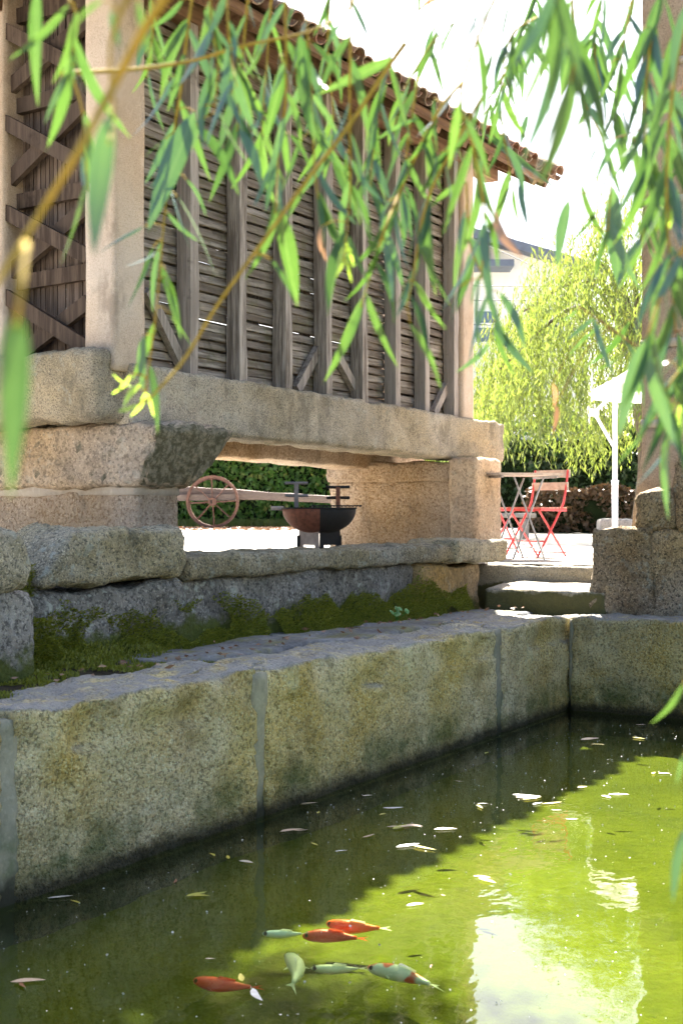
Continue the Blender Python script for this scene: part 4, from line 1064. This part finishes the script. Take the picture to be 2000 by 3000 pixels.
def S(pts, d0, d1, r, auto=0, mat='twig', rng_=(0, 1)): ST.append((pts, d0, d1, r, auto, mat, rng_))
S([(400, -40), (330, 70), (265, 190), (185, 340), (100, 480), (0, 640), (-40, 700)], .85, .8, .0036)
S([(930, 100), (880, 170), (800, 290), (700, 420), (600, 560), (500, 700), (420, 830), (340, 920)], 1.7, 1.45, .0038)
S([(140, 168), (300, 160), (440, 140), (560, 105), (710, 72), (800, 20), (830, -40)], 1.5, 1.8, .0028)
S([(446, -40), (430, 80), (416, 200), (392, 360), (376, 520), (360, 705), (335, 900)], 1.75, 1.7, .0024, 6)
S([(572, -40), (556, 155), (552, 245), (545, 300)], 1.8, 1.8, .002, 4)
S([(806, -40), (804, 105), (803, 245), (804, 350), (804, 437), (797, 525), (790, 600)], 1.7, 1.6, .002, 5)
S([(654, -40), (657, 210), (640, 350), (633, 490)], 1.75, 1.7, .0022, 6)
S([(1060, 190), (1004, 260), (927, 420), (884, 525), (850, 630), (829, 705)], 1.8, 1.7, .0026, 8)
S([(1120, 200), (1073, 280), (997, 420), (969, 508), (952, 612), (934, 705)], 1.7, 1.6, .0026, 6)
S([(310, -40), (255, 100), (262, 260), (250, 330)], .95, .9, .002)
S([(700, -40), (706, 90), (715, 220), (722, 380), (730, 455)], 1.75, 1.7, .002, 4)
S([(1150, -40), (1060, 200), (1085, 330), (1110, 480), (1105, 640)], 1.5, 1.6, .0024, 6)
S([(1240, -40), (1208, 49), (1184, 98), (1159, 168), (1110, 270)], 2.8, 2.8, .002, 12)
S([(1310, -40), (1330, 178), (1350, 250), (1385, 330), (1400, 430), (1395, 530)], 1.9, 1.9, .002, 4)
S([(1460, -40), (1430, 110), (1414, 255)], 2.1, 2.1, .002, 6)
S([(1640, 150), (1568, 200), (1510, 262), (1450, 305), (1376, 325)], 1.8, 1.9, .0022, 6, 'twigr')
S([(1590, -40), (1545, 200), (1530, 400), (1535, 560), (1550, 760)], 1.5, 1.5, .0022, 16)
S([(1640, 260), (1560, 350), (1500, 450), (1470, 560)], 2.0, 2.0, .0018, 10)
S([(1640, 745), (1540, 765), (1470, 795), (1410, 760), (1340, 712)], 1.9, 1.9, .0018, 5, 'twigr')
S([(1600, 520), (1530, 640), (1490, 760), (1470, 800)], 1.4, 1.35, .0022, 4)
S([(1525, -40), (1490, 120), (1480, 300), (1490, 420)], 1.7, 1.7, .002, 12)
S([(70, -40), (170, 10), (165, 160), (190, 260), (200, 440)], 1.35, 1.35, .002, 3)
S([(1200, -60), (1100, 10), (1000, 90), (930, 200)], 2.1, 2.0, .002, 3)
S([(1290, -60), (1275, 0), (1300, 60), (1320, 120), (1310, 190)], 1.1, 1.1, .0022, 8)
S([(1230, 40), (1170, 90), (1150, 250), (1175, 420)], 2.0, 2.0, .0018, 8)
S([(1620, 820), (1560, 850), (1520, 930), (1555, 1010)], 1.5, 1.5, .0018, 8)
S([(1395, -60), (1370, 40), (1365, 120), (1380, 200)], 2.2, 2.2, .002, 10)
S([(1070, 420), (1080, 560), (1110, 640), (1140, 735)], 1.8, 1.8, .0018, 3)
S([(960, -60), (985, 10), (1000, 90)], 2.4, 2.4, .0015, 2)
S([(60, 560), (45, 700), (30, 780)], .62, .6, .002)
S([(520, -40), (524, 60), (530, 130), (544, 200)], 1.6, 1.6, .0018, 3)
S([(1620, 1500), (1590, 1540), (1568, 1570)], 1.3, 1.3, .0018)
S([(1640, 1800), (1600, 1860), (1575, 1900)], 1.2, 1.2, .0018)
S([(480, -40), (488, 60), (500, 150), (492, 260)], 1.7, 1.7, .0018, 6)
S([(625, -40), (615, 120), (604, 250), (600, 340)], 1.9, 1.85, .0018, 6)
S([(905, 90), (872, 220), (858, 330), (850, 430)], 1.85, 1.8, .0018, 6)
S([(760, -40), (752, 120), (765, 260), (758, 380)], 2.0, 1.95, .0018, 6)
S([(345, -40), (352, 60), (338, 180)], 1.9, 1.9, .0018, 4)
S([(960, 180), (940, 300), (925, 420), (905, 500)], 1.9, 1.85, .0018, 5)
# explicit leaves: base -> tip (v px), kind
LV = '''160 8 20 140;176 24 124 188;160 160 92 280;168 152 196 224;256 24 276 112 B;236 0 170 60;316 0 360 144;420 0 348 60;432 48 360 136;400 176 304 332;390 350 340 440;
380 320 332 356;252 260 215 585 U;448 256 340 540 U;452 288 536 428;460 248 544 200;384 488 464 560 V;408 452 516 624;428 412 484 492;332 520 224 588;196 256 200 452;188 352 212 440;
524 52 548 150;545 140 612 280;552 272 576 380;572 8 580 72;380 620 400 720;352 568 288 706;362 576 296 624;330 770 325 900 B;385 640 405 760;390 720 440 800;
682 0 654 80;752 7 741 77;790 45 745 115;808 0 843 115;685 84 700 217 B;706 88 710 308;717 98 783 182;720 154 755 224;902 133 728 217;601 112 570 158;549 150 615 280;549 266 577 381;
717 217 787 318;720 276 794 406;731 392 815 525;808 364 881 480;804 427 857 574;794 350 804 430;731 455 738 591;664 308 717 385;689 325 640 441;640 371 619 497;640 476 682 705 B;622 595 682 703;
647 140 692 231;650 147 615 231;881 553 916 700;927 437 920 595;983 455 965 577;1070 416 980 480;969 325 1018 430;1039 325 1081 413;892 462 864 546;1004 70 934 189;1000 105 944 203;1098 28 1025 196 B;
1007 0 951 17 D;997 227 993 350;888 192 836 315;927 210 881 336;962 273 857 322;1060 252 1095 308;951 644 983 703;1081 581 1039 700;934 648 911 705;
1173 0 1134 133;1173 77 1160 126;1278 0 1260 231 B;1320 52 1285 224 B;1369 70 1362 168;1264 119 1232 168;1425 105 1453 189;1400 147 1407 192;1334 178 1407 259;1334 196 1355 329;1348 245 1320 301;1320 297 1278 399;
1376 325 1327 416;1414 255 1432 402 B;1456 329 1432 395;1306 458 1274 616 B;1372 476 1309 560;1334 416 1379 560;1407 427 1421 665 B;1397 525 1372 640;1306 532 1316 591;1176 427 1197 525;1190 423 1211 528;1169 413 1141 490;
1092 413 1120 518;1113 507 1120 640 B;1138 483 1180 609 D;1068 480 1057 595;1078 581 1054 665;1106 630 1078 703;1145 670 1213 802;1133 738 1217 862 B;1133 742 1185 874;1105 626 1077 818;1125 786 1049 858;
1113 308 1290 413;1211 262 1194 340 U;1057 658 1029 750;953 646 1029 758;941 742 1013 894;1325 710 1285 742;1357 730 1297 786;1445 734 1357 846;1545 575 1457 774;1477 782 1417 1006 B;1525 802 1489 854;1533 830 1489 858;
1569 670 1533 726;1569 830 1537 902;40 715 8 1130 B;1268 880 1275 940 D;1276 930 1270 990 D;738 520 742 600 D;300 860 262 910 T;325 880 280 945 T;330 900 300 960 T;335 905 350 960 T;318 930 262 940 T;310 890 255 870 T;
797 540 770 620 T;792 560 780 640 T;795 570 812 610 T;790 590 800 650 T;788 600 766 634 T;1568 1570 1500 1665;1575 1900 1535 2070 B;1570 1730 1545 1800;1530 420 1500 540 T;1540 480 1525 560 T;1550 920 1530 1000 T;1560 930 1565 1010 T;
640 130 640 200;612 60 600 130;470 20 500 110;486 60 540 130;1220 20 1235 90;1250 60 1240 130;1440 10 1455 80;1470 70 1450 140;1500 30 1520 150;1560 100 1530 180;760 330 740 420;1010 350 985 440;870 360 845 440;905 480 940 560;1130 120 1100 210;1160 200 1140 290;1190 110 1180 190'''
strands = []
for (pts, d0, d1, r, auto, mt, rg) in ST:
    m = len(pts); W = [at(x * K, y * K, d0 + (d1 - d0) * i / (m - 1) + random.uniform(-.05, .05)) for i, (x, y) in enumerate(pts)]
    ln = smoothline(W, 6); px = smoothline([Vector((x, y, 0)) for x, y in pts], 6)
    strands.append(dict(w=ln, p=px, r=r, mat=mt, auto=auto, tubes=[tube(ln, list(np.linspace(r, r * .45, len(ln))), 6)], leaves=[]))
def dep(v): return CF * v.x + SF * v.y
for ent in LV.replace('\n', '').split(';'):
    q = ent.split(); bx_, by_, tx_, ty_ = map(float, q[:4]); kd = q[4] if len(q) > 4 else ''
    b = Vector((bx_, by_, 0)); best = None
    for s in strands:
        for i, p in enumerate(s['p']):
            dd = (p - b).length + (8 if p.y > b.y else 0)
            if best is None or dd < best[0]: best = (dd, s, i)
    dd, s, i = best; wp_ = s['w'][i]; d = dep(wp_)
    wb_ = at(bx_ * K, by_ * K, d + random.uniform(-.02, .02)) if dd > 7 else wp_
    Lr = math.hypot(tx_ - bx_, ty_ - by_) * K * d / FOC
    wt_ = at(tx_ * K, ty_ * K, d + random.uniform(-.35, .25) * Lr)
    if dd > 7:
        mid = wp_.lerp(wb_, .5) + UP * (.12 * (wb_ - wp_).length)
        s['tubes'].append(tube(smoothline([wp_, mid, wb_], 4), s['r'] * .4, 5))
    s['leaves'].append((wb_, wt_, kd))
cnt = 0
for s in strands:
    n = int(s['auto'] * 1.7)
    for k in range(n):
        i = int((k + random.random()) / n * (len(s['w']) - 2)) + 1
        p = s['w'][min(i, len(s['w']) - 1)]; side = RIGHT * (1 if k % 2 else -1)
        tang = (s['w'][min(i + 1, len(s['w']) - 1)] - s['w'][i - 1]).normalized()
        dv = (UP * -1 + tang * .5 + side * random.uniform(.2, .75) + FWD * random.uniform(-.5, .5)).normalized()
        s['leaves'].append((p, p + dv * random.uniform(.07, .125), ''))
for s in strands:
    br = mesh_obj('branch', *join(*s['tubes']), M[s['mat']], wt, True)
    for (b, t2, kd) in s['leaves']:
        me = LB if kd in ('B', 'U') else LT if kd == 'T' else LD if kd == 'D' else LM[random.randrange(len(LM))]
        roll = random.gauss(0, .45) if kd == 'B' else random.gauss(0, .8)
        if kd in ('U', 'V'): roll = math.pi + random.gauss(0, .2)
        elif random.random() < .33: roll += math.pi
        place_leaf(me, b, t2, roll, br); cnt += 1
print('near leaves', cnt)

# litter caught on the ledge
n = 150
C = np.column_stack([3.3 + 5.8 * rng.random(n) ** 1.4, 3.72 + .6 * rng.random(n), np.full(n, -.715)])
C[:, 1] = np.where(rng.random(n) < .5, 4.0 + .12 * rng.random(n), C[:, 1])
D = rng.normal(size=(n, 3)); D[:, 2] *= .15
tag(mesh_obj('leaf_litter', *leaf_cloud(C, D, .02 + .04 * rng.random(n), .012 + .012 * rng.random(n)), M['litter'], None, origin=(6, 4, -.75)), 'crumbled brown leaf litter lying along the pond ledge', 'leaves', None, 'stuff')
